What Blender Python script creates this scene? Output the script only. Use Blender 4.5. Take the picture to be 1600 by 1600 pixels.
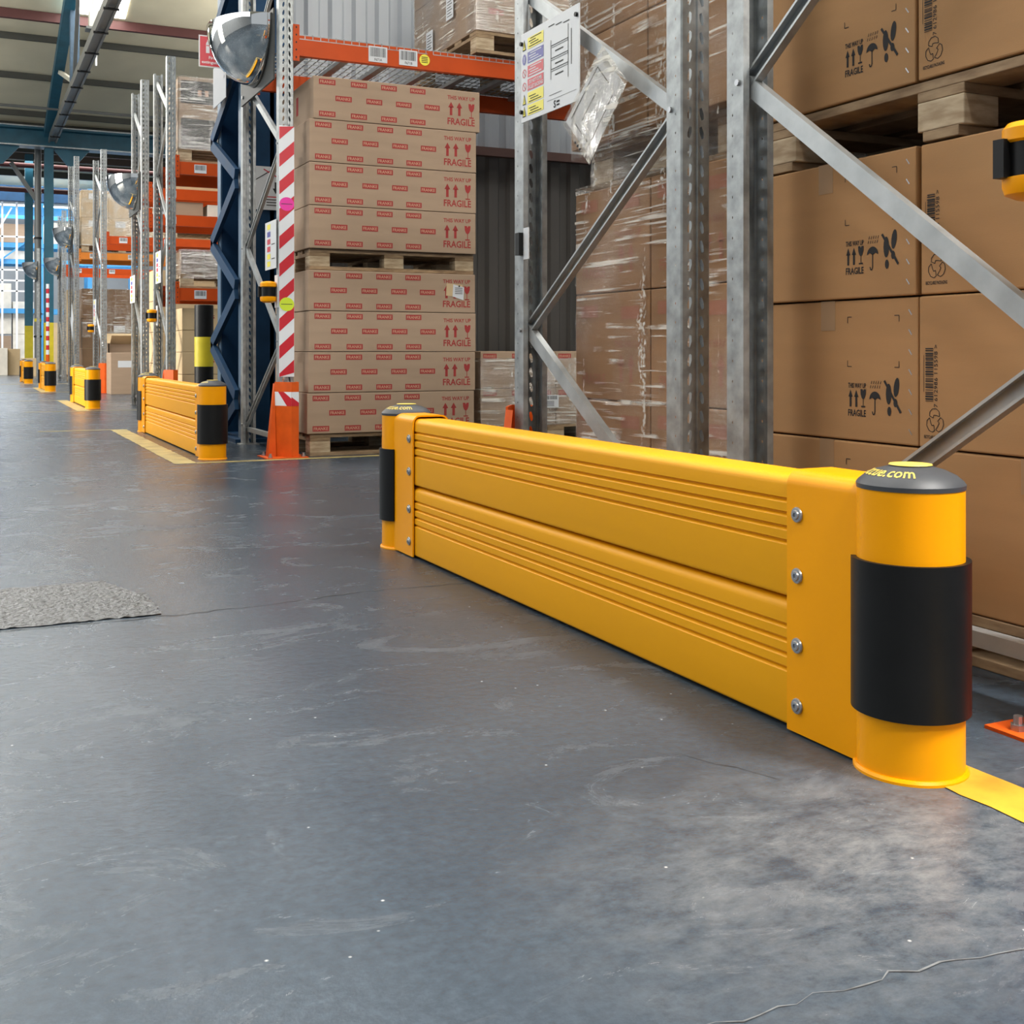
import bpy, bmesh, math, random
from mathutils import Vector, Matrix, noise
random.seed(7)
PI = math.pi
R = math.radians
SC = bpy.context.scene
COL = SC.collection
for _o in list(bpy.data.objects):
    bpy.data.objects.remove(_o)

# ------------------------------------------------------------------ camera
cam = bpy.data.cameras.new('camera')
cam.sensor_width = 36.0
cam.lens = 36.0 * 1800 / 1600
cam.shift_y = -252 / 1600
cam.clip_start = 0.05
cam.clip_end = 300
camo = bpy.data.objects.new('camera', cam)
COL.objects.link(camo)
camo.location = (0, 0, 0.65)
camo.rotation_euler = (R(90), 0, -math.atan(860 / 1800))
SC.camera = camo

# ------------------------------------------------------------------ world, exposure, daylight
SC.view_settings.view_transform = 'Standard'
SC.view_settings.look = 'None'
SC.view_settings.gamma = 1
SC.view_settings.use_curve_mapping = False
SC.view_settings.exposure = -0.04
SC.cycles.max_bounces = 6
SC.cycles.adaptive_threshold = 0.02
SC.cycles.transparent_max_bounces = 12
SC.cycles.sample_clamp_indirect = 6.0
wd = bpy.data.worlds.new('world')
SC.world = wd
wd.use_nodes = True
wd.node_tree.nodes['Background'].inputs[0].default_value = (0.86, 0.93, 1.0, 1)
wd.node_tree.nodes['Background'].inputs[1].default_value = 0.55


def area(name, loc, rot, sx, sy, power, col=(1, 1, 1), parent=None):
    l = bpy.data.lights.new(name, 'AREA')
    l.shape = 'RECTANGLE'
    l.size, l.size_y, l.energy, l.color = sx, sy, power, col
    o = bpy.data.objects.new(name, l)
    COL.objects.link(o)
    o.location = loc
    o.rotation_euler = rot
    if parent:
        o.parent = parent
    return o


# added unseen lights on the left, then daylight in the bright far bay
area('added_side_daylight', (-7.0, 14.2, 2.6), (0, R(-90), 0), 4.2, 5.0, 340, (1.0, 0.95, 0.84)).data.spread = R(80)  # added light for the sunlit carton sides; no door is built
area('added_left_fill', (-11.8, 14.0, 5.6), (0, R(-90), 0), 2.6, 40.0, 760, (0.93, 0.97, 1.0))  # added strip light brightening the ceiling; the left wall has no windows
area('far_bay_daylight', (2.0, 40.5, 6.2), (0, 0, 0), 9, 9, 2200, (1.0, 0.99, 0.96))

# ------------------------------------------------------------------ materials
MATS = {}


def nodes_of(m):
    m.use_nodes = True
    return m.node_tree, m.node_tree.nodes['Principled BSDF']


def mat(name, col, rough=0.5, metal=0.0, var=0.0, scale=8.0, stretch=(1, 1, 1), bump=0.0, bscale=60.0,
        emit=None, es=0.0, coat=0.0, spec=0.5, rvar=0.0):
    if name in MATS:
        return MATS[name]
    m = bpy.data.materials.new(name)
    nt, b = nodes_of(m)
    b.inputs['Base Color'].default_value = (*col, 1)
    b.inputs['Roughness'].default_value = rough
    b.inputs['Metallic'].default_value = metal
    b.inputs['Coat Weight'].default_value = coat
    b.inputs['Specular IOR Level'].default_value = spec
    if emit:
        b.inputs['Emission Color'].default_value = (*emit, 1)
        b.inputs['Emission Strength'].default_value = es
    if var or bump or rvar:
        tc = nt.nodes.new('ShaderNodeTexCoord')
        mp = nt.nodes.new('ShaderNodeMapping')
        mp.inputs['Scale'].default_value = stretch
        nt.links.new(tc.outputs['Object'], mp.inputs['Vector'])
        nz = nt.nodes.new('ShaderNodeTexNoise')
        nz.inputs['Scale'].default_value = scale
        nz.inputs['Detail'].default_value = 5
        nt.links.new(mp.outputs['Vector'], nz.inputs['Vector'])
        if var:
            cr = nt.nodes.new('ShaderNodeValToRGB')
            cr.color_ramp.elements[0].position = 0.3
            cr.color_ramp.elements[1].position = 0.7
            cr.color_ramp.elements[0].color = (*[max(0, c * (1 - var)) for c in col], 1)
            cr.color_ramp.elements[1].color = (*[min(1, c * (1 + var)) for c in col], 1)
            nt.links.new(nz.outputs['Fac'], cr.inputs['Fac'])
            nt.links.new(cr.outputs['Color'], b.inputs['Base Color'])
        if rvar:
            mr = nt.nodes.new('ShaderNodeMapRange')
            mr.inputs['To Min'].default_value = max(0.02, rough - rvar)
            mr.inputs['To Max'].default_value = min(1, rough + rvar)
            nt.links.new(nz.outputs['Fac'], mr.inputs['Value'])
            nt.links.new(mr.outputs['Result'], b.inputs['Roughness'])
        if bump:
            n2 = nt.nodes.new('ShaderNodeTexNoise')
            n2.inputs['Scale'].default_value = bscale
            n2.inputs['Detail'].default_value = 3
            nt.links.new(mp.outputs['Vector'], n2.inputs['Vector'])
            bp = nt.nodes.new('ShaderNodeBump')
            bp.inputs['Strength'].default_value = bump
            bp.inputs['Distance'].default_value = 0.01
            nt.links.new(n2.outputs['Fac'], bp.inputs['Height'])
            nt.links.new(bp.outputs['Normal'], b.inputs['Normal'])
    MATS[name] = m
    return m


def floor_material():
    m = bpy.data.materials.new('painted_concrete')
    nt, b = nodes_of(m)
    N, L = nt.nodes.new, nt.links.new
    tc = N('ShaderNodeTexCoord')

    def nz(scale, detail, rough=0.55, dist=0.0, sx=1, sy=1):
        mp = N('ShaderNodeMapping')
        mp.inputs['Scale'].default_value = (sx, sy, 1)
        L(tc.outputs['Object'], mp.inputs['Vector'])
        n = N('ShaderNodeTexNoise')
        n.inputs['Scale'].default_value = scale
        n.inputs['Detail'].default_value = detail
        n.inputs['Roughness'].default_value = rough
        n.inputs['Distortion'].default_value = dist
        L(mp.outputs['Vector'], n.inputs['Vector'])
        return n

    def ramp(src, stops):
        r = N('ShaderNodeValToRGB')
        e = r.color_ramp.elements
        while len(e) < len(stops):
            e.new(0.5)
        for k, (p, c) in enumerate(stops):
            e[k].position = p
            e[k].color = c if len(c) == 4 else (*c, 1)
        L(src, r.inputs['Fac'])
        return r
    big = nz(0.55, 4, 0.6, 0.3)
    base = ramp(big.outputs['Fac'], [(0.30, (0.027, 0.040, 0.057)), (0.5, (0.042, 0.060, 0.081)), (0.72, (0.067, 0.087, 0.110))])
    scuff = nz(3.2, 9, 0.72, 1.4, 1.0, 1.7)
    sm = ramp(scuff.outputs['Fac'], [(0.54, (0, 0, 0)), (0.74, (1, 1, 1))])
    mix = N('ShaderNodeMixRGB')
    mix.blend_type = 'MIX'
    mu = N('ShaderNodeMath')
    mu.operation = 'MULTIPLY'
    mu.inputs[1].default_value = 0.42
    L(sm.outputs['Color'], mu.inputs[0])
    L(mu.outputs[0], mix.inputs['Fac'])
    L(base.outputs['Color'], mix.inputs['Color1'])
    mix.inputs['Color2'].default_value = (0.19, 0.20, 0.215, 1)
    fine = nz(55, 8, 0.7)
    fm = ramp(fine.outputs['Fac'], [(0.3, (0.72, 0.72, 0.72)), (0.7, (1.22, 1.22, 1.22))])
    mx2 = N('ShaderNodeMixRGB')
    mx2.blend_type = 'MULTIPLY'
    mx2.inputs['Fac'].default_value = 1
    L(mix.outputs['Color'], mx2.inputs['Color1'])
    L(fm.outputs['Color'], mx2.inputs['Color2'])
    vo = N('ShaderNodeTexVoronoi')
    vo.inputs['Scale'].default_value = 26
    L(tc.outputs['Object'], vo.inputs['Vector'])
    sp = ramp(vo.outputs['Distance'], [(0.0, (1, 1, 1)), (0.075, (0, 0, 0))])
    vo2 = N('ShaderNodeTexVoronoi')
    vo2.inputs['Scale'].default_value = 26
    L(tc.outputs['Object'], vo2.inputs['Vector'])
    pick = ramp(vo2.outputs['Color'], [(0.66, (0, 0, 0)), (0.68, (1, 1, 1))])
    mm = N('ShaderNodeMath')
    mm.operation = 'MULTIPLY'
    L(sp.outputs['Color'], mm.inputs[0])
    L(pick.outputs['Color'], mm.inputs[1])
    # trodden pale dust by the near post, with lamp light painted into it
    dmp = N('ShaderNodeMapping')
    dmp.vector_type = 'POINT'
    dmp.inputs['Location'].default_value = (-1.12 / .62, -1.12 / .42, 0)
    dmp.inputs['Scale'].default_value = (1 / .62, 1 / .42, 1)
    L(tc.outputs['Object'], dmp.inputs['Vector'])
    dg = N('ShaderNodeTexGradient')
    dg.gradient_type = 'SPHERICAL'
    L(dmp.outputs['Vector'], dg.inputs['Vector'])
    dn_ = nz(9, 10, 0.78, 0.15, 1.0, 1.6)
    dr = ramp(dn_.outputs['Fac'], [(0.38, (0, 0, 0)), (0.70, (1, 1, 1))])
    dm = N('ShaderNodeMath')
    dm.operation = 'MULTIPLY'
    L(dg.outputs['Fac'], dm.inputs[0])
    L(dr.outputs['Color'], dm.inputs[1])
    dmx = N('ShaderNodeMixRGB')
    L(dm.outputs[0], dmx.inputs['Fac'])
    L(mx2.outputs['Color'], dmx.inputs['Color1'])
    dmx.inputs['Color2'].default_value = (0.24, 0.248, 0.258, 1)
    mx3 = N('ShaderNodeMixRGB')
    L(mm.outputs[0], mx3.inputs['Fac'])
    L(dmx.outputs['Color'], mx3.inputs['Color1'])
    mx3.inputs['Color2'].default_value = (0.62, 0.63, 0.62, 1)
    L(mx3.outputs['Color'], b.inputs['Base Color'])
    rg = nz(1.3, 6, 0.65, 0.5)
    rr = N('ShaderNodeMapRange')
    rr.inputs['From Min'].default_value = 0.3
    rr.inputs['From Max'].default_value = 0.7
    rr.inputs['To Min'].default_value = 0.17
    rr.inputs['To Max'].default_value = 0.30
    L(rg.outputs['Fac'], rr.inputs['Value'])
    ad = N('ShaderNodeMath')
    ad.operation = 'ADD'
    m3 = N('ShaderNodeMath')
    m3.operation = 'MULTIPLY'
    m3.inputs[1].default_value = 0.2
    L(sm.outputs['Color'], m3.inputs[0])
    L(rr.outputs['Result'], ad.inputs[0])
    L(m3.outputs[0], ad.inputs[1])
    L(ad.outputs[0], b.inputs['Roughness'])
    b.inputs['Specular IOR Level'].default_value = 0.27
    b1 = nz(75, 9, 0.72)
    b2 = nz(7, 6, 0.62, 0.6)
    a2 = N('ShaderNodeMath')
    a2.operation = 'MULTIPLY_ADD'
    L(b2.outputs['Fac'], a2.inputs[0])
    a2.inputs[1].default_value = 1.6
    L(b1.outputs['Fac'], a2.inputs[2])
    bp = N('ShaderNodeBump')
    bp.inputs['Strength'].default_value = 0.17
    bp.inputs['Distance'].default_value = 0.012
    L(a2.outputs[0], bp.inputs['Height'])
    L(bp.outputs['Normal'], b.inputs['Normal'])
    return m


def film_material(name, lo, hi, tint=(0.97, 0.96, 0.94), rough=0.16, sc=5.0, bunch_glint=0.75):
    m = bpy.data.materials.new(name)
    m.use_nodes = True
    nt = m.node_tree
    nt.nodes.remove(nt.nodes['Principled BSDF'])
    N, L = nt.nodes.new, nt.links.new
    out = nt.nodes['Material Output']
    tr = N('ShaderNodeBsdfTransparent')
    tr.inputs[0].default_value = (*tint, 1)
    gl = N('ShaderNodeBsdfGlossy')
    gl.inputs['Roughness'].default_value = rough
    gl.inputs['Color'].default_value = (1, 1, 1, 1)
    tc = N('ShaderNodeTexCoord')
    mp = N('ShaderNodeMapping')
    mp.inputs['Scale'].default_value = (1.2, 1.2, 16.0)
    mp.inputs['Rotation'].default_value = (R(9), R(-7), 0)
    L(tc.outputs['Object'], mp.inputs['Vector'])
    n1 = N('ShaderNodeTexNoise')
    n1.inputs['Scale'].default_value = sc
    n1.inputs['Detail'].default_value = 7
    n1.inputs['Roughness'].default_value = 0.62
    n1.inputs['Distortion'].default_value = 0.7
    L(mp.outputs['Vector'], n1.inputs['Vector'])
    n2 = N('ShaderNodeTexNoise')
    n2.inputs['Scale'].default_value = 3.0
    n2.inputs['Detail'].default_value = 4
    L(tc.outputs['Object'], n2.inputs['Vector'])
    mr = N('ShaderNodeMapRange')
    mr.inputs['From Min'].default_value = 0.42
    mr.inputs['From Max'].default_value = 0.68
    mr.inputs['To Min'].default_value = lo
    mr.inputs['To Max'].default_value = hi
    L(n2.outputs['Fac'], mr.inputs['Value'])

    def streak(scale, rot, p0, p1, seed):
        q = N('ShaderNodeMapping')
        q.inputs['Scale'].default_value = scale
        q.inputs['Rotation'].default_value = rot
        q.inputs['Location'].default_value = (seed, seed * 1.7, seed * .3)
        L(tc.outputs['Object'], q.inputs['Vector'])
        w = N('ShaderNodeTexNoise')
        w.inputs['Scale'].default_value = 1.0
        w.inputs['Detail'].default_value = 3
        L(q.outputs['Vector'], w.inputs['Vector'])
        g = N('ShaderNodeMapRange')
        g.interpolation_type = 'SMOOTHSTEP'
        g.inputs['From Min'].default_value = p0
        g.inputs['From Max'].default_value = p1
        L(w.outputs['Fac'], g.inputs['Value'])
        return g.outputs['Result']

    def mul(a_, b_, k=None):
        q = N('ShaderNodeMath')
        q.operation = 'MULTIPLY'
        L(a_, q.inputs[0])
        if k is None:
            L(b_, q.inputs[1])
        else:
            q.inputs[1].default_value = k
        return q.outputs[0]

    def mx_(a_, b_):
        q = N('ShaderNodeMath')
        q.operation = 'MAXIMUM'
        L(a_, q.inputs[0])
        L(b_, q.inputs[1])
        return q.outputs[0]
    hor = mul(streak((2.2, 2.2, 62), (R(4), R(3), 0), .52, .64, 1.3), streak((4, 4, 4), (0, 0, 0), .42, .56, 5.1))
    dia = mul(streak((1.6, 1.6, 75), (R(15), R(-13), 0), .57, .66, 3.9), streak((3.2, 3.2, 5), (0, 0, 0), .45, .56, 8.4))
    ver = mul(streak((13, 13, .9), (0, 0, 0), .59, .65, 2.2), streak((70, 70, 70), (0, 0, 0), .45, .6, 4.0))
    allst = mul(mx_(mx_(hor, dia), ver), None, bunch_glint)
    fac = mx_(mr.outputs['Result'], allst)
    wh = N('ShaderNodeBsdfDiffuse')
    wh.inputs['Color'].default_value = (0.9, 0.87, 0.78, 1)  # white streaks: bunched film plus lamp glints painted into the colour
    film = N('ShaderNodeMixShader')
    L(allst, film.inputs[0])
    L(gl.outputs[0], film.inputs[1])
    L(wh.outputs[0], film.inputs[2])
    bp = N('ShaderNodeBump')
    bp.inputs['Strength'].default_value = 0.9
    bp.inputs['Distance'].default_value = 0.03
    L(n1.outputs['Fac'], bp.inputs['Height'])
    L(bp.outputs['Normal'], gl.inputs['Normal'])
    mx = N('ShaderNodeMixShader')
    L(fac, mx.inputs[0])
    L(tr.outputs[0], mx.inputs[1])
    L(film.outputs[0], mx.inputs[2])
    L(mx.outputs[0], out.inputs['Surface'])
    MATS[name] = m
    return m


def ramp_wood(name, c0, c1):
    m = mat(name, c0, 0.8)
    nt, b = nodes_of(m)
    N, L = nt.nodes.new, nt.links.new
    tc = N('ShaderNodeTexCoord')
    mp = N('ShaderNodeMapping')
    mp.inputs['Scale'].default_value = (3, 3, 14)
    L(tc.outputs['Object'], mp.inputs['Vector'])
    n = N('ShaderNodeTexNoise')
    n.inputs['Scale'].default_value = 4
    n.inputs['Detail'].default_value = 6
    L(mp.outputs['Vector'], n.inputs['Vector'])
    r = N('ShaderNodeValToRGB')
    r.color_ramp.elements[0].position = 0.35
    r.color_ramp.elements[1].position = 0.65
    r.color_ramp.elements[0].color = (*c0, 1)
    r.color_ramp.elements[1].color = (*c1, 1)
    L(n.outputs['Fac'], r.inputs['Fac'])
    L(r.outputs['Color'], b.inputs['Base Color'])
    return m


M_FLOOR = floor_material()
M_PATCH = mat('rough_aggregate', (0.062, 0.066, 0.07), 0.38, 0, 0.95, 70, bump=1.0, bscale=75)
M_JOINT = mat('joint_crack', (0.035, 0.038, 0.042), 0.8, 0, 0.4, 30)
M_DUST = mat('dusty_crack', (0.12, 0.128, 0.135), 0.8, 0, 0.5, 40)
M_LINE = mat('line_paint', (0.62, 0.34, 0.03), 0.5, 0, 0.28, 9, bump=0.15, bscale=40)
M_LINEP = mat('worn_line_paint', (0.34, 0.265, 0.09), 0.55, 0, 0.35, 7, bump=0.15, bscale=40)
M_YEL = mat('yellow_powder_coat', (0.88, 0.345, 0.0), 0.36, 0, 0.03, 3, bump=0.02, bscale=200, spec=0.2)
M_YELP = mat('yellow_plastic_plank', (0.82, 0.365, 0.004), 0.45, spec=0.2, metal=0, var=0.05, scale=2.5, stretch=(1, 0.25, 3), bump=0.03, bscale=260)
M_BLK = mat('black_rubber', (0.006, 0.006, 0.0062), 0.42, 0, 0.2, 12, spec=0.25)
M_CAP = mat('grey_cap_plastic', (0.045, 0.048, 0.055), 0.5, 0, 0.1, 20)
M_CAPY = mat('cap_yellow_print', (0.72, 0.55, 0.10), 0.5)
M_BOLT = mat('zinc_bolt', (0.42, 0.43, 0.45), 0.33, 0.85)
M_GALV = mat('galvanised_steel', (0.33, 0.35, 0.355), 0.42, 0.55, 0.28, 22, bump=0.04, bscale=60, rvar=0.1)
M_GALVL = mat('galvanised_bright', (0.40, 0.42, 0.425), 0.38, 0.55, 0.15, 14, rvar=0.08)
M_DARK = mat('dark_slot', (0.01, 0.01, 0.011), 0.7)
M_ORG = mat('orange_beam_paint', (0.48, 0.060, 0.005), 0.5, 0, 0.08, 5, spec=0.25)
M_ORG2 = mat('amber_beam_paint', (0.72, 0.22, 0.02), 0.42, 0, 0.08, 5)
M_GUARD = mat('orange_guard_paint', (0.66, 0.095, 0.007), 0.5, 0, 0.12, 12, spec=0.25)
M_BLUE = mat('blue_steel_paint', (0.009, 0.040, 0.095), 0.55, 0, 0.2, 5, rvar=0.1, spec=0.2)
M_BLUEL = mat('blue_flange_paint', (0.075, 0.13, 0.20), 0.42, 0, 0.15, 5)
M_TEAL = mat('teal_steel_paint', (0.012, 0.10, 0.155), 0.45, 0, 0.15, 4)
M_SKYB = mat('light_blue_rack_paint', (0.06, 0.30, 0.62), 0.4, 0, 0.1, 4)
M_YCOL = mat('column_yellow_paint', (0.58, 0.47, 0.015), 0.5, 0, 0.12, 6)
M_CARD = mat('cardboard', (0.362, 0.258, 0.178), 0.82, 0, 0.06, 3, stretch=(1, 1, 6), bump=0.04, bscale=120)
M_CARDB = mat('brown_cardboard', (0.395, 0.215, 0.09), 0.82, 0, 0.06, 3, stretch=(1, 1, 6), bump=0.05, bscale=120)
M_CARDW = mat('warm_cardboard', (0.33, 0.185, 0.092), 0.82, 0, 0.10, 3, stretch=(1, 1, 6))
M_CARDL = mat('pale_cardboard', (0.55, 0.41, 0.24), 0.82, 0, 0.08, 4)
M_REDF = mat('faded_red_print', (0.36, 0.15, 0.09), 0.8)
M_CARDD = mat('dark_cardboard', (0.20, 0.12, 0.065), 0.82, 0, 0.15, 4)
M_WHITEC = mat('white_carton', (0.74, 0.70, 0.62), 0.8, 0, 0.12, 4)
M_TAPE = mat('packing_tape', (0.34, 0.215, 0.12), 0.35, 0, 0.05, 9)
M_RED = mat('red_print', (0.33, 0.032, 0.03), 0.8)
M_INK = mat('black_print', (0.016, 0.016, 0.018), 0.8)
M_LOGOT = mat('logo_letter_print', (0.52, 0.30, 0.20), 0.8)
M_GREYP = mat('grey_print', (0.05, 0.047, 0.043), 0.8)
M_WOOD = ramp_wood('pallet_wood', (0.20, 0.125, 0.068), (0.36, 0.25, 0.145))
M_WOODE = ramp_wood('pallet_block_wood', (0.34, 0.245, 0.15), (0.55, 0.44, 0.30))
M_WHITE = mat('white_sign', (0.63, 0.65, 0.67), 0.4)
M_PAPER = mat('white_label_paper', (0.62, 0.64, 0.67), 0.6)
M_SIGNR = mat('sign_red', (0.55, 0.03, 0.05), 0.4)
M_SIGNB = mat('sign_blue', (0.06, 0.06, 0.32), 0.4)
M_SIGNY = mat('sign_yellow', (0.82, 0.72, 0.06), 0.4)
M_PINK = mat('pink_sticker', (0.80, 0.03, 0.36), 0.5)
M_LIME = mat('lime_sticker', (0.62, 0.78, 0.03), 0.5)
M_TAPEW = mat('reflective_white', (0.76, 0.79, 0.83), 0.35)
M_TAPER = mat('reflective_red', (0.56, 0.015, 0.03), 0.35)
M_CHROME = mat('mirror_chrome', (0.82, 0.81, 0.78), 0.03, 1.0)
M_PLATE = mat('dark_backing_plate', (0.035, 0.038, 0.036), 0.5, 0.2)
M_CLAD = mat('grey_wall_cladding', (0.40, 0.43, 0.47), 0.55, 0.1, 0.08, 2, stretch=(1, 1, 0.3))
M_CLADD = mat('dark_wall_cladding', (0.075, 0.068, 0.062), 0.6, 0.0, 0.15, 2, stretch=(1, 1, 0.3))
M_RAIL = mat('brown_sheeting_rail', (0.11, 0.055, 0.045), 0.6)
M_CEIL = mat('cream_roof_lining', (0.62, 0.57, 0.42), 0.8, 0, 0.06, 1.2)
M_PURL = mat('dark_purlin', (0.06, 0.06, 0.05), 0.6)
M_PURLR = mat('maroon_steel', (0.09, 0.024, 0.022), 0.5)
M_SKYL = mat('skylight_sheet', (0.9, 0.9, 0.88), 0.5, emit=(1.0, 0.98, 0.93), es=15.0)
M_WIN = mat('clerestory_glass', (0.9, 0.92, 0.95), 0.3, emit=(0.93, 0.97, 1.0), es=3.0)
M_LAMP = mat('lamp_diffuser', (0.9, 0.9, 0.9), 0.5, emit=(1, 0.97, 0.92), es=14.0)
M_PIPE = mat('grey_pipe', (0.17, 0.175, 0.17), 0.45, 0.2)
M_CREAM = mat('cream_housing', (0.62, 0.60, 0.50), 0.5)
M_POSTW = mat('white_rail_paint', (0.80, 0.82, 0.84), 0.4)
M_WALLP = mat('plain_panel_wall', (0.30, 0.32, 0.34), 0.8, 0, 0.1, 1)
M_FILM = film_material('stretch_film', 0.02, 0.20, rough=0.11)
M_FILM2 = film_material('heavy_stretch_film', 0.12, 0.42, rough=0.18)
M_WALLET = film_material('clear_wallet', 0.10, 0.42, rough=0.12, sc=9)


def sheet_mat():
    return MATS['white_sign']


# ------------------------------------------------------------------ mesh helpers
class MB:
    def __init__(s):
        s.v, s.f, s.m = [], [], []

    def add(s, vs, fs, mi=0):
        o = len(s.v)
        s.v += [tuple(v) for v in vs]
        s.f += [tuple(i + o for i in f) for f in fs]
        s.m += [mi] * len(fs)
        return s

    def box(s, x0, x1, y0, y1, z0, z1, mi=0):
        return s.add([(x0, y0, z0), (x1, y0, z0), (x1, y1, z0), (x0, y1, z0), (x0, y0, z1), (x1, y0, z1), (x1, y1, z1), (x0, y1, z1)],
                     [(0, 3, 2, 1), (4, 5, 6, 7), (0, 1, 5, 4), (1, 2, 6, 5), (2, 3, 7, 6), (3, 0, 4, 7)], mi)

    def prism(s, poly, axis, a0, a1, mi=0):
        n = len(poly)

        def P(p, a):
            return {'x': (a, p[0], p[1]), 'y': (p[0], a, p[1]), 'z': (p[0], p[1], a)}[axis]
        vs = [P(p, a0) for p in poly] + [P(p, a1) for p in poly]
        fs = [tuple(range(n))[::-1], tuple(range(n, 2 * n))] + [(i, (i + 1) % n, n + (i + 1) % n, n + i) for i in range(n)]
        return s.add(vs, fs, mi)

    def sweep(s, poly, frame0, frame1, mi=0):
        # poly in (a, b); frame = (origin, A, B)
        n = len(poly)
        vs = []
        for (o, a, b) in (frame0, frame1):
            vs += [tuple(o + a * p[0] + b * p[1]) for p in poly]
        return s.add(vs, [tuple(range(n))[::-1], tuple(range(n, 2 * n))] + [(i, (i + 1) % n, n + (i + 1) % n, n + i) for i in range(n)], mi)

    def tube(s, p0, p1, r, n=10, mi=0, r1=None):
        p0, p1 = Vector(p0), Vector(p1)
        d = (p1 - p0).normalized()
        a = d.orthogonal().normalized()
        b = d.cross(a)
        r1 = r if r1 is None else r1
        vs = [p0 + (a * math.cos(t) + b * math.sin(t)) * r for t in [2 * PI * i / n for i in range(n)]]
        vs += [p1 + (a * math.cos(t) + b * math.sin(t)) * r1 for t in [2 * PI * i / n for i in range(n)]]
        return s.add(vs, [tuple(range(n))[::-1], tuple(range(n, 2 * n))] + [(i, (i + 1) % n, n + (i + 1) % n, n + i) for i in range(n)], mi)

    def lathe(s, prof, n=32, c=(0, 0), mi=0, a0=0.0, a1=2 * PI, close=False):
        full = abs(a1 - a0 - 2 * PI) < 1e-6
        k = n if full else n + 1
        vs = []
        for i in range(k):
            t = a0 + (a1 - a0) * i / n
            for (r, z) in prof:
                vs.append((c[0] + r * math.cos(t), c[1] + r * math.sin(t), z))
        p = len(prof)
        fs = []
        seg = p if close else p - 1
        for i in range(n):
            j = (i + 1) % k
            for q in range(seg):
                q2 = (q + 1) % p
                fs.append((i * p + q, j * p + q, j * p + q2, i * p + q2))
        if close and not full:
            fs.append(tuple(range(p))[::-1])
            fs.append(tuple((k - 1) * p + q for q in range(p)))
        return s.add(vs, fs, mi)

    def bar(s, p0, p1, w, d, up=(1, 0, 0), mi=0):
        p0, p1 = Vector(p0), Vector(p1)
        t = (p1 - p0).normalized()
        a = Vector(up)
        a = (a - t * a.dot(t)).normalized()
        b = t.cross(a)
        q = [(-w / 2, -d / 2), (w / 2, -d / 2), (w / 2, d / 2), (-w / 2, d / 2)]
        return s.sweep(q, (p0, a, b), (p1, a, b), mi)

    def mesh(s, name, mats, recalc=True, smooth=False):
        me = bpy.data.meshes.new(name)
        me.from_pydata(s.v, [], s.f)
        for m in (mats if isinstance(mats, (list, tuple)) else [mats]):
            me.materials.append(m)
        me.polygons.foreach_set('material_index', s.m)
        if recalc:
            bm = bmesh.new()
            bm.from_mesh(me)
            bmesh.ops.remove_doubles(bm, verts=bm.verts, dist=1e-6)
            bmesh.ops.recalc_face_normals(bm, faces=bm.faces)
            bm.to_mesh(me)
            bm.free()
        if smooth:
            me.polygons.foreach_set('use_smooth', [True] * len(me.polygons))
            try:
                me.set_sharp_from_angle(angle=R(35))
            except Exception:
                pass
        me.update()
        return me

    def build(s, name, mats, parent=None, loc=None, rotz=0, smooth=False, recalc=True):
        return link(name, s.mesh(name, mats, recalc, smooth), parent, loc, rotz)


def link(name, me, parent=None, loc=None, rotz=0):
    o = bpy.data.objects.new(name, me)
    COL.objects.link(o)
    if parent:
        o.parent = parent
    if loc is not None:
        o.location = loc
    if rotz:
        o.rotation_euler = (0, 0, rotz)
    return o


def empty(name, loc, rotz=0):
    o = bpy.data.objects.new(name, None)
    COL.objects.link(o)
    o.location = loc
    o.rotation_euler = (0, 0, rotz)
    o.empty_display_size = 0.1
    return o


def tag(o, label, cat, group=None, kind=None):
    o['label'] = label
    o['category'] = cat
    if group:
        o['group'] = group
    if kind:
        o['kind'] = kind
    return o


def struct(o, label=None):
    o['kind'] = 'structure'
    if label:
        o['label'] = label
    return o


def copy_tree(o, parent=None):
    c = o.copy()
    COL.objects.link(c)
    c.parent = parent
    for ch in list(o.children):
        copy_tree(ch, c)
    return c


_cb = {}


def cbox_mesh(sx, sy, sz, ch, m, name):
    key = (round(sx, 4), round(sy, 4), round(sz, 4), ch, m.name, name)
    if key in _cb:
        return _cb[key]
    bm = bmesh.new()
    bmesh.ops.create_cube(bm, size=1)
    for v in bm.verts:
        v.co = Vector((v.co.x * sx, v.co.y * sy, (v.co.z + 0.5) * sz))
    if ch:
        bmesh.ops.bevel(bm, geom=list(bm.edges), offset=ch, segments=2, affect='EDGES', profile=0.5)
    me = bpy.data.meshes.new(name)
    bm.to_mesh(me)
    bm.free()
    me.materials.append(m)
    _cb[key] = me
    return me


# ------------------------------------------------------------------ flat print helpers
_tx = {}


def text_geo(s, bold=0.0):
    key = (s, bold)
    if key in _tx:
        return _tx[key]
    cu = bpy.data.curves.new('txt', 'FONT')
    cu.body = s
    cu.size = 1
    cu.offset = bold
    cu.resolution_u = 2
    o = bpy.data.objects.new('txt', cu)
    COL.objects.link(o)
    dg = bpy.context.evaluated_depsgraph_get()
    me = bpy.data.meshes.new_from_object(o.evaluated_get(dg))
    vs = [(v.co.x, v.co.y) for v in me.vertices]
    fs = [tuple(p.vertices) for p in me.polygons]
    bpy.data.objects.remove(o)
    bpy.data.curves.remove(cu)
    bpy.data.meshes.remove(me)
    xs = [v[0] for v in vs]
    ys = [v[1] for v in vs]
    r = (vs, fs, min(xs), max(xs), min(ys), max(ys))
    _tx[key] = r
    return r


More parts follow.
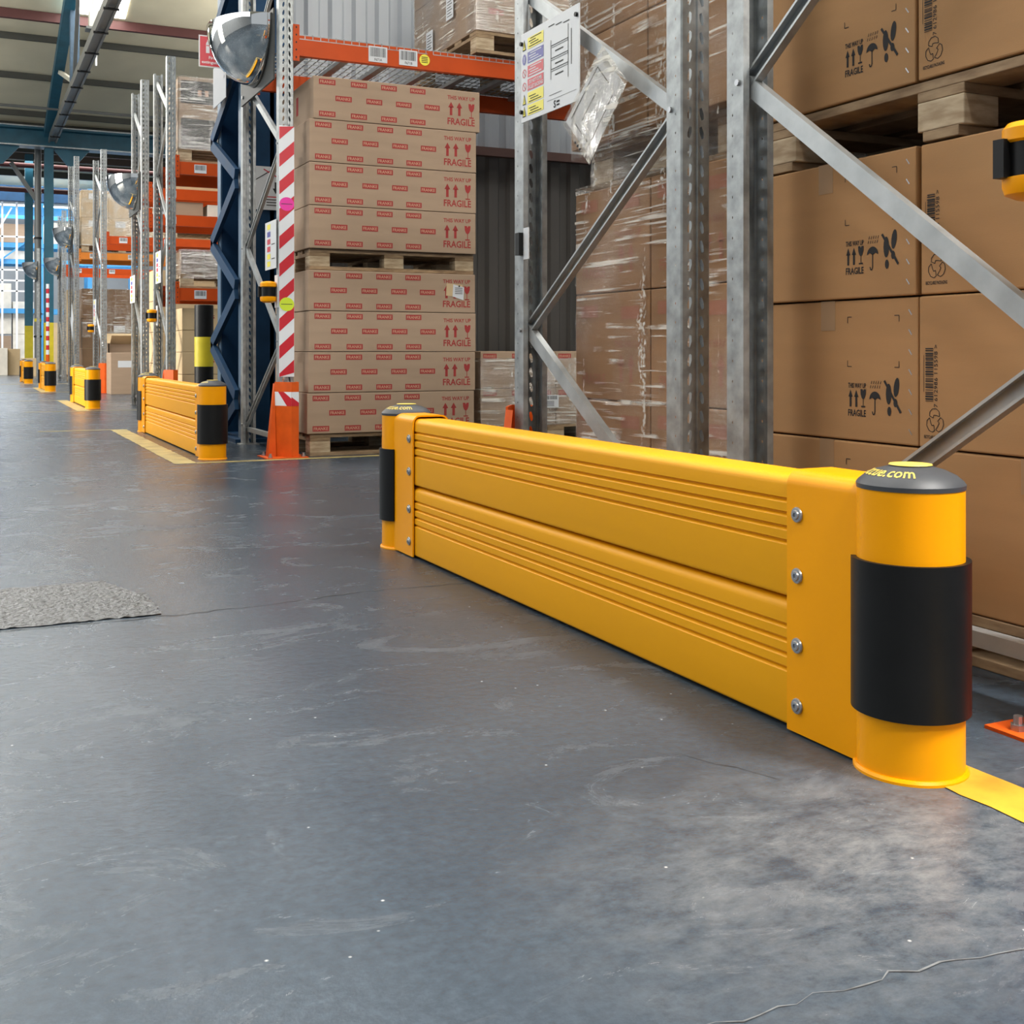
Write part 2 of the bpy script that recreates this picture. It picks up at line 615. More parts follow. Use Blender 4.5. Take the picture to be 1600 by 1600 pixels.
class Print:
    """flat print in (u, v), metres; layers lift by 0.3 mm each"""

    def __init__(s):
        s.items = []

    def poly(s, pts, mi=0, lay=0):
        s.items.append((list(pts), [tuple(range(len(pts)))], mi, lay))
        return s

    def rect(s, u0, v0, u1, v1, mi=0, lay=0):
        return s.poly([(u0, v0), (u1, v0), (u1, v1), (u0, v1)], mi, lay)

    def stroke(s, a, b, w, mi=0, lay=0):
        dx, dy = b[0] - a[0], b[1] - a[1]
        l = math.hypot(dx, dy) or 1
        nx, ny = -dy / l * w / 2, dx / l * w / 2
        return s.poly([(a[0] + nx, a[1] + ny), (a[0] - nx, a[1] - ny), (b[0] - nx, b[1] - ny), (b[0] + nx, b[1] + ny)], mi, lay)

    def path(s, pts, w, mi=0, lay=0, close=False):
        q = list(pts) + ([pts[0]] if close else [])
        for a, b in zip(q[:-1], q[1:]):
            s.stroke(a, b, w, mi, lay)
        return s

    def ell(s, cu, cv, ru, rv, mi=0, lay=0, n=16, rot=0.0):
        pts = []
        for i in range(n):
            t = 2 * PI * i / n
            x, y = ru * math.cos(t), rv * math.sin(t)
            pts.append((cu + x * math.cos(rot) - y * math.sin(rot), cv + x * math.sin(rot) + y * math.cos(rot)))
        return s.poly(pts, mi, lay)

    def ring(s, cu, cv, r, w, mi=0, lay=0, n=18):
        pts = [(cu + r * math.cos(2 * PI * i / n), cv + r * math.sin(2 * PI * i / n)) for i in range(n)]
        return s.path(pts, w, mi, lay, True)

    def text(s, t, u0, v0, u1, v1, mi=0, lay=0, bold=0.0, rot=False):
        vs, fs, x0, x1, y0, y1 = text_geo(t, bold)
        if not rot:
            pts = [(u0 + (x - x0) / (x1 - x0) * (u1 - u0), v0 + (y - y0) / (y1 - y0) * (v1 - v0)) for x, y in vs]
        else:   # reads upwards
            pts = [(u1 - (y - y0) / (y1 - y0) * (u1 - u0), v0 + (x - x0) / (x1 - x0) * (v1 - v0)) for x, y in vs]
        s.items.append((pts, fs, mi, lay))
        return s

    def mesh(s, name, mats, O, U, V, off=0.0008):
        O, U, V = Vector(O), Vector(U), Vector(V)
        n = U.cross(V).normalized()
        mb = MB()
        for pts, fs, mi, lay in s.items:
            mb.add([O + U * p[0] + V * p[1] + n * (off + 0.0003 * lay) for p in pts], fs, mi)
        return mb.mesh(name, mats, recalc=False)

    def build(s, name, mats, O, U, V, parent=None, off=0.0008):
        return link(name, s.mesh(name, mats, O, U, V, off), parent)


def sym_arrow(p, u, v, w, h, mi):
    p.poly([(u + w * .28, v), (u + w * .72, v), (u + w * .72, v + h * .62), (u + w * .28, v + h * .62)], mi)
    p.poly([(u, v + h * .58), (u + w, v + h * .58), (u + w / 2, v + h)], mi)


def sym_glass(p, u, v, w, h, mi):
    p.poly([(u + w * .5, v + h * .42), (u + w * .78, v + h * .52), (u + w * .96, v + h * .72), (u + w, v + h), (u + w * .62, v + h), (u + w * .5, v + h * .88),
            (u + w * .4, v + h), (u, v + h), (u + w * .04, v + h * .72), (u + w * .22, v + h * .52)], mi)
    p.rect(u + w * .45, v + h * .06, u + w * .55, v + h * .45, mi)
    p.rect(u + w * .12, v, u + w * .88, v + h * .08, mi)


def sym_umbrella(p, u, v, w, h, mi):
    top = [(u + w * .5 + w * .5 * math.cos(t), v + h * .45 + h * .24 * math.sin(t)) for t in [PI * i / 10 for i in range(11)]]
    sc = [(u + w * .25, v + h * .5), (u + w * .5, v + h * .44), (u + w * .75, v + h * .5)]
    p.poly(top + sc, mi)
    p.rect(u + w * .46, v + h * .08, u + w * .54, v + h * .47, mi)
    p.path([(u + w * .5, v + h * .1), (u + w * .45, v + h * .02), (u + w * .33, v + h * .01), (u + w * .27, v + h * .1)], w * .08, mi)
    for k in range(5):
        for q in range(2):
            a = (u + w * (.08 + .2 * k + .08 * q), v + h * (.78 + .13 * q))
            p.stroke(a, (a[0] + w * .07, a[1] + h * .09), w * .04, mi)


def sym_nostep(p, u, v, w, h, mi):
    p.ell(u + w * .26, v + h * .56, w * .17, h * .27, mi, n=14)
    p.ell(u + w * .30, v + h * .12, w * .12, h * .12, mi, n=12)
    p.ell(u + w * .74, v + h * .74, w * .16, h * .25, mi, n=14, rot=-.15)
    p.ell(u + w * .68, v + h * .34, w * .12, h * .11, mi, n=12)
    p.stroke((u, v + h * .9), (u + w, v + h * .1), w * .12, mi, 1)


def sym_recycle(p, u, v, w, h, mi):
    c = (u + w / 2, v + h * .46)
    for k in range(3):
        t = PI / 2 + k * 2 * PI / 3

        def q(a, r):
            return (c[0] + w * r * math.cos(t + a), c[1] + h * r * math.sin(t + a))
        out = [q(-.92, .36), q(-.55, .50), q(-.15, .55), q(.3, .55), q(.7, .50), q(.98, .40), q(.62, .17), q(.3, .27), q(-.3, .27)]
        p.path(out, w * .035, mi, 0, True)


def barcode(p, u0, v0, u1, v1, mi, n=24, vert=False, seed=1):
    rr = random.Random(seed)
    x = 0.0
    while x < 1:
        bw = rr.choice([.012, .02, .03])
        if vert:
            p.rect(u0, v0 + (v1 - v0) * x, u1, v0 + (v1 - v0) * min(1, x + bw), mi, 1)
        else:
            p.rect(u0 + (u1 - u0) * x, v0, u0 + (u1 - u0) * min(1, x + bw), v1, mi, 1)
        x += bw + rr.choice([.012, .018, .03])


# ------------------------------------------------------------------ the setting
fl = MB()
fl.add([(-12, -8, 0), (14, -8, 0), (14, 50, 0), (-12, 50, 0)], [(0, 1, 2, 3)])
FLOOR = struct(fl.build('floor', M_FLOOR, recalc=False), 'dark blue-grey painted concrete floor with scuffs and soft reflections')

patch_pts = [(-0.55, 3.42), (0.09, 3.39), (0.43, 3.23), (0.45, 3.05), (0.425, 2.95), (0.25, 2.93), (0.05, 2.935), (-0.55, 2.94)]
pm = MB()
NPX, NPY = 90, 44
pv = []
for j in range(NPY + 1):
    for i in range(NPX + 1):
        t = i / NPX
        x0 = -0.55
        y = 2.93 + 0.49 * j / NPY
        x1 = 0.425 + 0.012 * noise.noise(Vector((0, y * 30, 0))) + (0.02 if y < 3.2 else -(y - 3.2) * 0.3)
        x = x0 + (x1 - x0) * t
        z = 0.0015 + 0.0035 * max(0, noise.noise(Vector((x * 60, y * 60, 0))) + 0.4) + 0.002 * noise.noise(Vector((x * 140, y * 140, 3)))
        yy = y + (0.01 * noise.noise(Vector((x * 14, 2, 0))) if j in (0, NPY) else 0)
        pv.append((x, yy, max(0.0008, z)))
pf = [(j * (NPX + 1) + i, j * (NPX + 1) + i + 1, (j + 1) * (NPX + 1) + i + 1, (j + 1) * (NPX + 1) + i) for j in range(NPY) for i in range(NPX)]
pm.add(pv, pf)
po = pm.build('repair_patch', M_PATCH, FLOOR, recalc=False, smooth=True)
po['label'] = 'rough pale aggregate repair patch in the floor'


def crack(pts, w, m, name, seed, z=0.0012):
    rr = random.Random(seed)
    mb = MB()
    P_ = []
    for (a, b) in zip(pts[:-1], pts[1:]):
        n = max(3, int(math.dist(a, b) / 0.025))
        for i in range(n):
            t = i / n
            P_.append((a[0] + (b[0] - a[0]) * t + rr.uniform(-.006, .006), a[1] + (b[1] - a[1]) * t + rr.uniform(-.007, .007)))
    P_.append(pts[-1])
    vs, fs = [], []
    for i, p in enumerate(P_):
        ww = w * rr.uniform(.2, 1.0)
        vs += [(p[0], p[1] - ww, z), (p[0], p[1] + ww, z)]
        if i:
            k = 2 * i
            fs.append((k - 2, k, k + 1, k - 1))
    mb.add(vs, fs)
    return mb.build(name, m, FLOOR, recalc=False)


crack([(-0.6, 2.92), (0.42, 2.908), (0.709, 2.927), (0.965, 2.979), (1.296, 2.963)], 0.003, M_JOINT, 'floor_crack', 3)
crack([(0.55, 0.93), (0.678, 0.915), (0.881, 0.913), (1.034, 0.883), (1.3, 0.88)], 0.0015, M_DUST, 'floor_crack', 5)
crack([(1.05, 1.55), (1.12, 1.40), (1.13, 1.22)], 0.0025, M_JOINT, 'floor_crack', 8)


def line(x0, x1, y0, y1, m, label=None, z=0.0016):
    mb = MB()
    nx, ny = max(1, int((x1 - x0) / .05)), max(1, int((y1 - y0) / .05))
    rr = random.Random(int(x0 * 91 + y0 * 37))
    if nx > ny:
        vs, fs = [], []
        for i in range(nx + 1):
            x = x0 + (x1 - x0) * i / nx
            vs += [(x, y0 + rr.uniform(-.004, .004), z), (x, y1 + rr.uniform(-.004, .004), z)]
            if i:
                fs.append((2 * i - 2, 2 * i, 2 * i + 1, 2 * i - 1))
    else:
        vs, fs = [], []
        for i in range(ny + 1):
            y = y0 + (y1 - y0) * i / ny
            vs += [(x0 + rr.uniform(-.004, .004), y, z), (x1 + rr.uniform(-.004, .004), y, z)]
            if i:
                fs.append((2 * i - 2, 2 * i - 1, 2 * i + 1, 2 * i))
    mb.add(vs, fs)
    o = mb.build('painted_line', m, FLOOR, recalc=False)
    if label:
        o['label'] = label
    return o


line(1.318, 1.418, 0.2, 1.34, M_LINE, 'bright yellow painted floor line')
line(1.318, 1.418, 3.66, 3.74, M_LINE)
line(1.10, 1.225, 6.78, 9.95, M_LINEP, 'worn yellow painted floor line')
line(1.225, 6.0, 6.76, 6.83, M_LINEP, z=0.0012)
line(0.55, 1.10, 9.93, 9.99, M_LINEP)
line(1.12, 1.25, 13.2, 16.1, M_LINEP)
line(0.6, 1.8, 13.15, 13.2, M_LINEP)
line(0.6, 1.25, 16.1, 16.16, M_LINEP)
line(1.12, 1.25, 19.4, 21.9, M_LINEP)
line(0.3, 1.9, 19.3, 19.4, M_LINEP)
line(0.3, 1.9, 24.2, 24.35, M_LINEP)


def corrugated(x0, x1, y, z0, z1, pitch=0.19, depth=0.032):
    mb = MB()
    x = x0
    prof = []
    while x < x1:
        prof += [(x, y), (x + pitch * .42, y), (x + pitch * .55, y + depth), (x + pitch * .87, y + depth)]
        x += pitch
    vs, fs = [], []
    for i, (a, b) in enumerate(prof):
        vs += [(a, b, z0), (a, b, z1)]
        if i:
            fs.append((2 * i - 2, 2 * i, 2 * i + 1, 2 * i - 1))
    mb.add(vs, fs)
    return mb


WB = corrugated(2.2, 10.0, 8.62, 2.26, 9.0).build('wall_back', M_CLAD, recalc=False)
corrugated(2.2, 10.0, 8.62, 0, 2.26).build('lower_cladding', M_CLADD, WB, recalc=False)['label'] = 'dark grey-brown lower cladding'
struct(WB, 'grey corrugated metal cladding wall behind the racking')
for z in (0.55, 2.24, 4.1):
    MB().prism([(8.55, z), (8.62, z), (8.62, z + .07), (8.55, z + .07)], 'x', 2.1, 9.9).build('sheeting_rail', M_RAIL, WB)
MB().box(9.9, 10.0, -8, 48, 0, 9.5).build('wall_right', M_WALLP)['kind'] = 'structure'
MB().box(-12, 14, 48.0, 48.2, 0, 9.5).build('wall_end', M_WALLP)['kind'] = 'structure'
MB().box(-12.2, -12, -8, 48, 0, 11).build('wall_left', M_CLAD)['kind'] = 'structure'


def roofz(y):
    return 6.5 + .25 * (32.5 - y) if y > 15 else 10.875 - .25 * (15 - y)


cl = MB()
for (ya, yb) in ((-8.0, 15.0), (15.0, 32.5)):
    cl.add([(-12, ya, roofz(ya)), (14, ya, roofz(ya)), (14, yb, roofz(yb)), (-12, yb, roofz(yb))], [(0, 1, 2, 3)])
cl.add([(-12, 32.5, 6.5), (14, 32.5, 6.5), (14, 48, 6.5), (-12, 48, 6.5)], [(0, 1, 2, 3)])
CEIL = struct(cl.build('ceiling', M_CEIL, recalc=False), 'cream lined pitched roof with dark purlins')


def roofbar(y, m, w, d, drop=0.0, name='purlin', x0=-11.9, x1=9.9):
    z = roofz(y) if y < 32.5 else 6.5
    return MB().box(x0, x1, y - w / 2, y + w / 2, z - d - drop, z - .002 - drop).build(name, m, CEIL)


for y in (11.5, 13.2, 16.6, 18.4, 20.2, 22.0, 24.6):
    roofbar(y, M_PURL, .07, .14)
roofbar(26.75, M_PURLR, .12, .20)
for y in (27.75, 29.6, 31.6, 32.3):
    roofbar(y, M_PURL, .07, .14)
for y in (34.2, 35.6, 37.0, 38.6, 40.5):
    roofbar(y, M_PURL, .12, .2)
for xs in (-9.6, -5.2, 2.0, 7.0):   # translucent roof sheets let into the slope
    for (ya, yb) in ((18.0, 26.6), (4.0, 12.0)):
        sm = MB()
        n_ = Vector((0, .25, 1)).normalized() if ya > 15 else Vector((0, -.25, 1)).normalized()
        p = [Vector((xs, ya, roofz(ya))), Vector((xs + 1.25, ya, roofz(ya))), Vector((xs + 1.25, yb, roofz(yb))), Vector((xs, yb, roofz(yb)))]
        sm.add([q - n_ * .012 for q in p], [(0, 1, 2, 3)])
        so = sm.build('skylight_panel', M_SKYL, CEIL, recalc=False)
MB().box(-6, 9, 47.93, 47.99, 5.75, 6.25).build('window_1', M_WIN)['kind'] = 'structure'
for k in range(9):
    MB().box(-6 + k * 1.8, -5.93 + k * 1.8, 47.9, 47.96, 5.7, 6.3).build('window_frame', M_PURL, bpy.data.objects['window_1'])

# ------------------------------------------------------------------ roof girders, columns and pipes
gi = empty('valley_girder', (0, 32.3, 0))
gm = MB()
gm.prism([(-.22, 5.95), (.22, 5.95), (.22, 5.99), (.03, 6.0), (.03, 6.36), (.22, 6.37), (.22, 6.42), (-.22, 6.42), (-.22, 6.37), (-.03, 6.36), (-.03, 6.0), (-.22, 5.99)],
         'x', -11.5, 9.8)
gm.build('girder_web', M_TEAL, gi)
for z in (5.92, 6.42):
    MB().box(-11.5, 9.8, -.24, .24, z, z + .03).build('girder_flange', M_GALVL, gi)
for x in (0.9, 2.6):
    MB().prism([(x - .45, 5.92), (x + .45, 5.92), (x + .05, 5.45), (x - .05, 5.45)], 'y', -.06, .06).build('gusset_plate', M_TEAL, gi)
tag(gi, 'dark teal steel valley girder spanning the hall below the roof', 'girder')
g2 = MB().box(-11, 9.8, 40.9, 41.3, 5.55, 6.05).build('eaves_girder', M_BLUE)
tag(g2, 'dark blue steel girder across the far bay', 'girder')
lg = empty('lattice_girder', (2.12, 24, 0))
MB().box(-.07, .07, -9.5, 8.0, 6.06, 6.10).box(-.10, -.06, -9.5, 8.0, 6.02, 6.20).box(.06, .10, -9.5, 8.0, 6.02, 6.20).build('bottom_chord', M_PIPE, lg)
MB().bar((-.1, 7.9, 6.26), (-.1, -8.6, roofz(15.4) - .35), .22, .26).build('top_chord', M_TEAL, lg)
MB().box(-.08, .10, 1.55, 1.8, 6.2, roofz(25.7) - .4).build('web_post', M_BLUEL, lg)
MB().bar((0, 1.6, 6.25), (-.1, 4.6, roofz(28.6) - .35), .07, .09).build('web_brace', M_CREAM, lg)
MB().bar((0, 1.6, 6.3), (-.1, -1.0, roofz(23) - .4), .07, .09).build('web_brace', M_PIPE, lg)
for k in range(11):
    yy = -8 + k * 1.5
    MB().box(-.12, .12, yy, yy + .05, 6.0, 6.03).build('cross_strap', M_DARK, lg)
tag(lg, 'grey roof lattice girder with a cable tray running along the aisle', 'girder')
for (z, y, m, nm, lb) in ((6.02, 36.2, M_PURLR, 'sprinkler_pipe', 'upper maroon pipe crossing below the far roof'),
                          (5.28, 36.0, M_PURLR, 'sprinkler_pipe', 'lower maroon pipe crossing in front of the light blue racking'),
                          (6.55, 30.2, M_PIPE, 'conduit_pipe', 'thin grey conduit hung below the cream roof')):
    p_ = MB().tube((-10, y, z), (9.8, y, z), .075 if m is M_PURLR else .035, 10).build(nm, m, smooth=True)
    tag(p_, lb, 'pipe')


def i_column(x, y, w, d, h, top, label, paint=1.38, m=M_TEAL):
    c = empty('steel_column', (x, y, 0))

    def sec(z0, z1, mm, nm):
        t = .025
        MB().prism([(-w / 2, -d / 2), (w / 2, -d / 2), (w / 2, -d / 2 + t), (t / 2, -d / 2 + t), (t / 2, d / 2 - t), (w / 2, d / 2 - t), (w / 2, d / 2),
                    (-w / 2, d / 2), (-w / 2, d / 2 - t), (-t / 2, d / 2 - t), (-t / 2, -d / 2 + t), (-w / 2, -d / 2 + t)], 'z', z0, z1).build(nm, mm, c)
    sec(0, paint, M_YCOL, 'painted_base')
    sec(paint, top, m, 'shaft')
    MB().box(-w / 2 - .06, w / 2 + .06, -d / 2 - .06, d / 2 + .06, 0, .02).build('base_plate', M_YCOL, c)
    return tag(c, label, 'column')


i_column(2.05, 32.3, .22, .25, 0, 5.915, 'nearer teal steel column with a yellow painted base beside the grey pipe')
i_column(1.78, 36.6, .22, .25, 0, 6.4, 'farther teal steel column with yellow base left of the grey pipe')
pp = empty('drain_pipe', (1.82, 32.9, 0))
MB().tube((0, 0, 0), (0, 0, 6.0), .085, 14).build('pipe_run', M_PIPE, pp, smooth=True)
for z in (1.0, 1.6, 3.6, 4.8):
    MB().tube((0, 0, z), (0, 0, z + .05), .1, 14).build('pipe_collar', M_DARK if z in (1.0, 3.6) else M_PIPE, pp, smooth=True)
MB().tube((0, 0, 1.42), (0, 0, 1.5), .088, 14).build('colour_band', M_YCOL, pp, smooth=True)
MB().bar((-.02, 0, 4.6), (-.65, .1, 5.6), .1, .1).build('pipe_branch', M_PIPE, pp)
tag(pp, 'grey vertical drain pipe between the two teal columns', 'pipe')
sp_ = empty('striped_pole', (1.98, 31.6, 0))
for k in range(15):
    z = .55 + k * .12
    MB().tube((0, 0, z), (0, 0, z + .12), .04, 8).build('stripe', M_TAPER if k % 2 else M_TAPEW, sp_)
MB().tube((0, 0, 0), (0, 0, .55), .045, 8).build('pole_foot', M_GUARD, sp_)
tag(sp_, 'thin red and white striped pole beside the nearer teal column', 'pole')

# big laced stanchion beside the Franke bay
st = empty('laced_column', (1.98, 8.62, 0))
for (yy, nm) in ((-.33, 'near_chord'), (.42, 'far_chord')):
    MB().prism([(-.17, yy - .07), (.17, yy - .07), (.17, yy - .05), (.012, yy - .05), (.012, yy + .05), (.17, yy + .05), (.17, yy + .07),
                (-.17, yy + .07), (-.17, yy + .05), (-.012, yy + .05), (-.012, yy - .05), (-.17, yy - .05)], 'z', 0, 6.9).build('chord', M_BLUE, st)
    MB().box(-.178, -.17, yy - .06, yy + .06, 0.02, 6.88).build('chord_flange', M_BLUEL, st)
MB().box(.02, .05, -.40, .36, 0, 6.9).build('web_plate', M_BLUE, st)
z = .30
k = 0
while z < 6.4:
    for dz in (-.385, .385):
        MB().bar((-.205, -.33, z + (.03 if dz > 0 else -.03)), (-.205, .54, z + dz), .03, .085).build('lacing_bar', M_BLUE, st)
    z += .79
MB().box(-.24, .24, -.46, .54, 0, .025).build('base_plate', M_BLUE, st)
tag(st, 'tall dark blue laced steel column beside the carton bay', 'column')


# ------------------------------------------------------------------ barriers
def make_barrier(name, loc, L, label, detail=True, text=True):
    b = empty(name, loc)
    r = .0805
    prof = [(0, .438), (r, .438), (r, 0.008), (r + .003, .008), (r + .006, .004), (r + .006, 0), (0, 0)]
    for q, (y, sgn) in enumerate(((0, 1), (L, -1))):
        po_ = MB().lathe(prof, 40).build('post', M_YEL, b, (0, y, 0), smooth=True)
        cm = MB()
        cp = [(r + .001, .437), (r + .0015, .444), (r - .002, .449), (r - .012, .4575), (r - .028, .465), (r - .046, .470), (0.03, .4725), (0, .473)]
        cm.lathe(cp, 40)
        # oval logo plate and lettering lying on the dome
        cm.lathe([(.033, .4726), (.032, .4741), (0, .4745)], 24, mi=1)
        if text:
            vs, fs, x0, x1, y0, y1 = text_geo('mccue.com', .012)
            w_ = 1.8
            pts = []
            ca = R(180) if sgn > 0 else R(215)
            for (tx, ty) in vs:
                rad = .052 + .017 * (1 - (ty - y0) / (y1 - y0))
                ang = ca - w_ / 2 + (tx - x0) / (x1 - x0) * w_
                # height on the dome at this radius
                zz = .473
                for (ra, za), (rb, zb) in zip(cp[:-1], cp[1:]):
                    if rb <= rad <= ra:
                        zz = za + (zb - za) * (ra - rad) / (ra - rb)
                pts.append((rad * math.cos(ang), rad * math.sin(ang), zz + .0008))
            cm.add(pts, fs, 1)
        cm.build('cap', [M_CAP, M_CAPY], po_, smooth=True)
        # half-round rubber sleeve, open towards the bracket
        mid = R(-90) if sgn > 0 else R(90)
        sp2 = [(r + .001, .094), (r + .009, .094), (r + .009, .328), (r + .001, .328)]
        MB().lathe(sp2, 40, a0=mid - R(132), a1=mid + R(132), close=True).build('sleeve', M_BLK, po_, smooth=True)
        # channel bracket over the planks
        y0b, y1b = (.05, .222) if sgn > 0 else (-.222, -.05)
        t = .005
        W = .0615

        def arch(w, top, rc):
            pts = [(-w, .004)]
            for i in range(7):
                a = PI - PI / 2 * i / 6
                pts.append((-w + rc + rc * math.cos(a), top - rc + rc * math.sin(a)))
            for i in range(7):
                a = PI / 2 - PI / 2 * i / 6
                pts.append((w - rc + rc * math.cos(a), top - rc + rc * math.sin(a)))
            pts.append((w, .004))
            return pts
        outer, inner = arch(W, .447, .026), arch(W - t, .447 - t, .021)
        n = len(outer)
        bm_ = MB()
        ye, yi = (y1b, y0b) if sgn > 0 else (y0b, y1b)     # outer (plank side) end, post side end
        vs = []
        for (ring) in (outer, inner):
            for yy in (ye, yi):
                for i, p in enumerate(ring):
                    y2 = yy
                    vs.append((p[0], y2, p[1]))
        fs = []
        for i in range(n - 1):
            fs.append((i, i + 1, n + i + 1, n + i))                       # outside
            fs.append((2 * n + i, 3 * n + i, 3 * n + i + 1, 2 * n + i + 1))   # inside
            fs.append((i, 2 * n + i, 2 * n + i + 1, i + 1))               # plank end
            fs.append((n + i, n + i + 1, 3 * n + i + 1, 3 * n + i))       # post end
        fs.append((0, n, 3 * n, 2 * n))
        fs.append((n - 1, 3 * n - 1, 4 * n - 1, 2 * n - 1))
        bm_.add(vs, fs)
        br = bm_.build('bracket', M_YEL, b, (0, y, 0), smooth=True)
        if detail:
            yb = ye + (-.028 if sgn > 0 else .028)
            for zz in (.05, .152, .27, .373):
                for sx in (-1, 1):
                    bo = MB()
                    bo.lathe([(0, .0), (.0125, .0), (.0135, .001), (.0125, .0035), (.010, .004), (.0, .004)], 18)
                    bo.lathe([(.0085, .004), (.0075, .0065), (.004, .0068), (.004, .0045), (0, .0045)], 12)
                    bb = bo.build('bolt', M_BOLT, br, (sx * (W + .0002), yb, zz), smooth=True)
                    bb.rotation_euler = (0, sx * PI / 2, 0)
    # planks
    for (z0, z1) in ((.006, .221), (.227, .436)):
        H = z1 - z0
        X = .0535
        fr = []
        g = .0075

        def zz(t_):
            return z1 - t_ * H
        rc = .018
        for i in range(6):
            a = PI / 2 * i / 5
            fr.append((X - rc + rc * math.sin(a), z1 - rc + rc * math.cos(a)))
        for t_ in (.205, .32, .435, .55):
            for (dt, dx) in ((-.020, 0), (-.012, -.003), (-.004, -g), (.004, -g), (.014, -.0025), (.026, 0)):
                fr.append((X + dx, zz(t_ + dt)))
        for i in range(5):
            a = PI / 2 * i / 4
            fr.append((X - .007 + .007 * math.cos(a), z0 + .007 - .007 * math.sin(a)))
        poly = fr + [(-x, z_) for (x, z_) in reversed(fr)]
        MB().prism(poly, 'y', .075, L - .075).build('plank', M_YELP, b, smooth=True)
    return tag(b, label, 'barrier', 'yellow rack end barriers along the aisle')


make_barrier('rack_end_barrier', (1.335, 1.353, 0), 2.257, 'large yellow two-plank barrier nearest the camera, with black-sleeved posts')
make_barrier('rack_end_barrier', (1.36, 7.02, 0), 2.63, 'yellow two-plank barrier in front of the dark blue column and bollard')
make_barrier('rack_end_barrier', (1.33, 13.72, 0), 1.95, 'small yellow plank barrier, third one down the aisle', False, False)
make_barrier('rack_end_barrier', (1.28, 19.8, 0), 1.7, 'tiny yellow plank barrier in front of the nearer teal column', False, False)
make_barrier('rack_end_barrier', (1.2, 24.8, 0), 1.8, 'farthest tiny yellow barrier, by the foot of the farther teal column', False, False)


# ------------------------------------------------------------------ racking
UW, UD = .09, .07


def upright_mesh(H, pitch=.05, dense=True):
    mb = MB()

    def cell(o, a, b, w, h, hole):
        # rectangle w x h at o spanned by unit a, b with a hole polygon given in 0..1 coordinates, ring-filled
        m = len(hole)
        outer = []
        for (u, v) in hole:     # project hole points outward onto the rectangle border
            du, dv = u - .5, v - .5
            s_ = .5 / max(abs(du) / 1.0 if abs(du) > 1e-9 else 1e-9, abs(dv) if abs(dv) > 1e-9 else 1e-9)
            outer.append((.5 + du * s_, .5 + dv * s_))
        pts = outer + hole
        vs = [o + a * (u * w) + b * (v * h) for (u, v) in pts]
        fs = [(i, (i + 1) % m, m + (i + 1) % m, m + i) for i in range(m)]
        mb.add(vs, fs)

    def rect_hole(hole):
        # make sure the four corners are hit: rays through the rectangle corners are inserted
        return hole
    # slanted slot: 8 points whose rays include the four corners
    tl = [(.5, .5 + .34), (.5 + .27, .5 + .27), (.5 + .27, .5), (.5 + .16, .5 - .16), (.5, .5 - .34), (.5 - .27, .5 - .27), (.5 - .27, .5), (.5 - .16, .5 + .16)]
    tr = [(1 - u, v) for (u, v) in tl][::-1]
    dot = [(.5 + .1 * math.cos(PI / 4 * i), .5 + .14 * math.sin(PI / 4 * i)) for i in range(8)]
    dot = [(.5 + .07 * q[0], .5 + .07 * q[1]) for q in ((1, 0), (.7, .7), (0, 1), (-.7, .7), (-1, 0), (-.7, -.7), (0, -1), (.7, -.7))]
    n = int(H / pitch)
    X, Y, Z = Vector((1, 0, 0)), Vector((0, 1, 0)), Vector((0, 0, 1))
    e = .014
    for i in range(n):
        z = i * pitch
        # face strips: edge, slot, middle, slot, edge (middle set back a little)
        o = Vector((e, 0, z))
        cell(o, X, Z, .024, pitch, tl)
        cell(Vector((UW - e - .024, 0, z)), X, Z, .024, pitch, tr)
        for xx in (0, UW):
            cell(Vector((xx, .012, z)), Y, Z, .03, pitch, dot)
    H = n * pitch

    def strip(p, q):
        mb.add([(p[0], p[1], 0), (q[0], q[1], 0), (q[0], q[1], H), (p[0], p[1], H)], [(0, 1, 2, 3)])
    strip((0, .012), (.0, .004))
    strip((0, .004), (.004, 0))
    strip((.004, 0), (e, 0))
    a, b = e + .024, UW - e - .024
    strip((a, 0), (a + .003, .005))
    strip((a + .003, .005), (b - .003, .005))
    strip((b - .003, .005), (b, 0))
    strip((UW - e, 0), (UW - .004, 0))
    strip((UW - .004, 0), (UW, .004))
    strip((UW, .004), (UW, .012))
    for xx, sg in ((0, 1), (UW, -1)):
        strip((xx, .042), (xx, UD))
        strip((xx, UD), (xx + sg * .018, UD))
        strip((xx + sg * .018, UD), (xx + sg * .018, UD - .012))
    me = mb.mesh('upright', M_GALV, recalc=False)
    return me


UPM = {3.6: upright_mesh(3.6), 3.8: upright_mesh(3.8), 4.2: upright_mesh(4.2)}
_chan = {}


def brace(parent, y0, z0, y1, z1, x, m):
    """C-channel in the frame plane; open side faces -X when it rises towards -Y"""
    p0, p1 = Vector((x, y0, z0)), Vector((x, y1, z1))
    t = (p1 - p0).normalized()
    lo, hi = (p0, p1) if p0.z < p1.z else (p1, p0)
    open_front = hi.y < lo.y
    s = -1 if open_front else 1
    a = Vector((s, 0, 0))
    b = t.cross(a).normalized()
    w, d, k = .021, .022, .0022
    prof = [(d, -w), (d, -w + k + .004), (d - k, -w + k + .004), (d - k, -w + k), (k, -w + k), (k, w - k), (d - k, w - k), (d - k, w - k - .004), (d, w - k - .004), (d, w), (0, w), (0, -w)]
    mb = MB().sweep(prof, (p0 - a * .011, a, b), (p1 - a * .011, a, b))
    return mb.build('brace', m, parent)


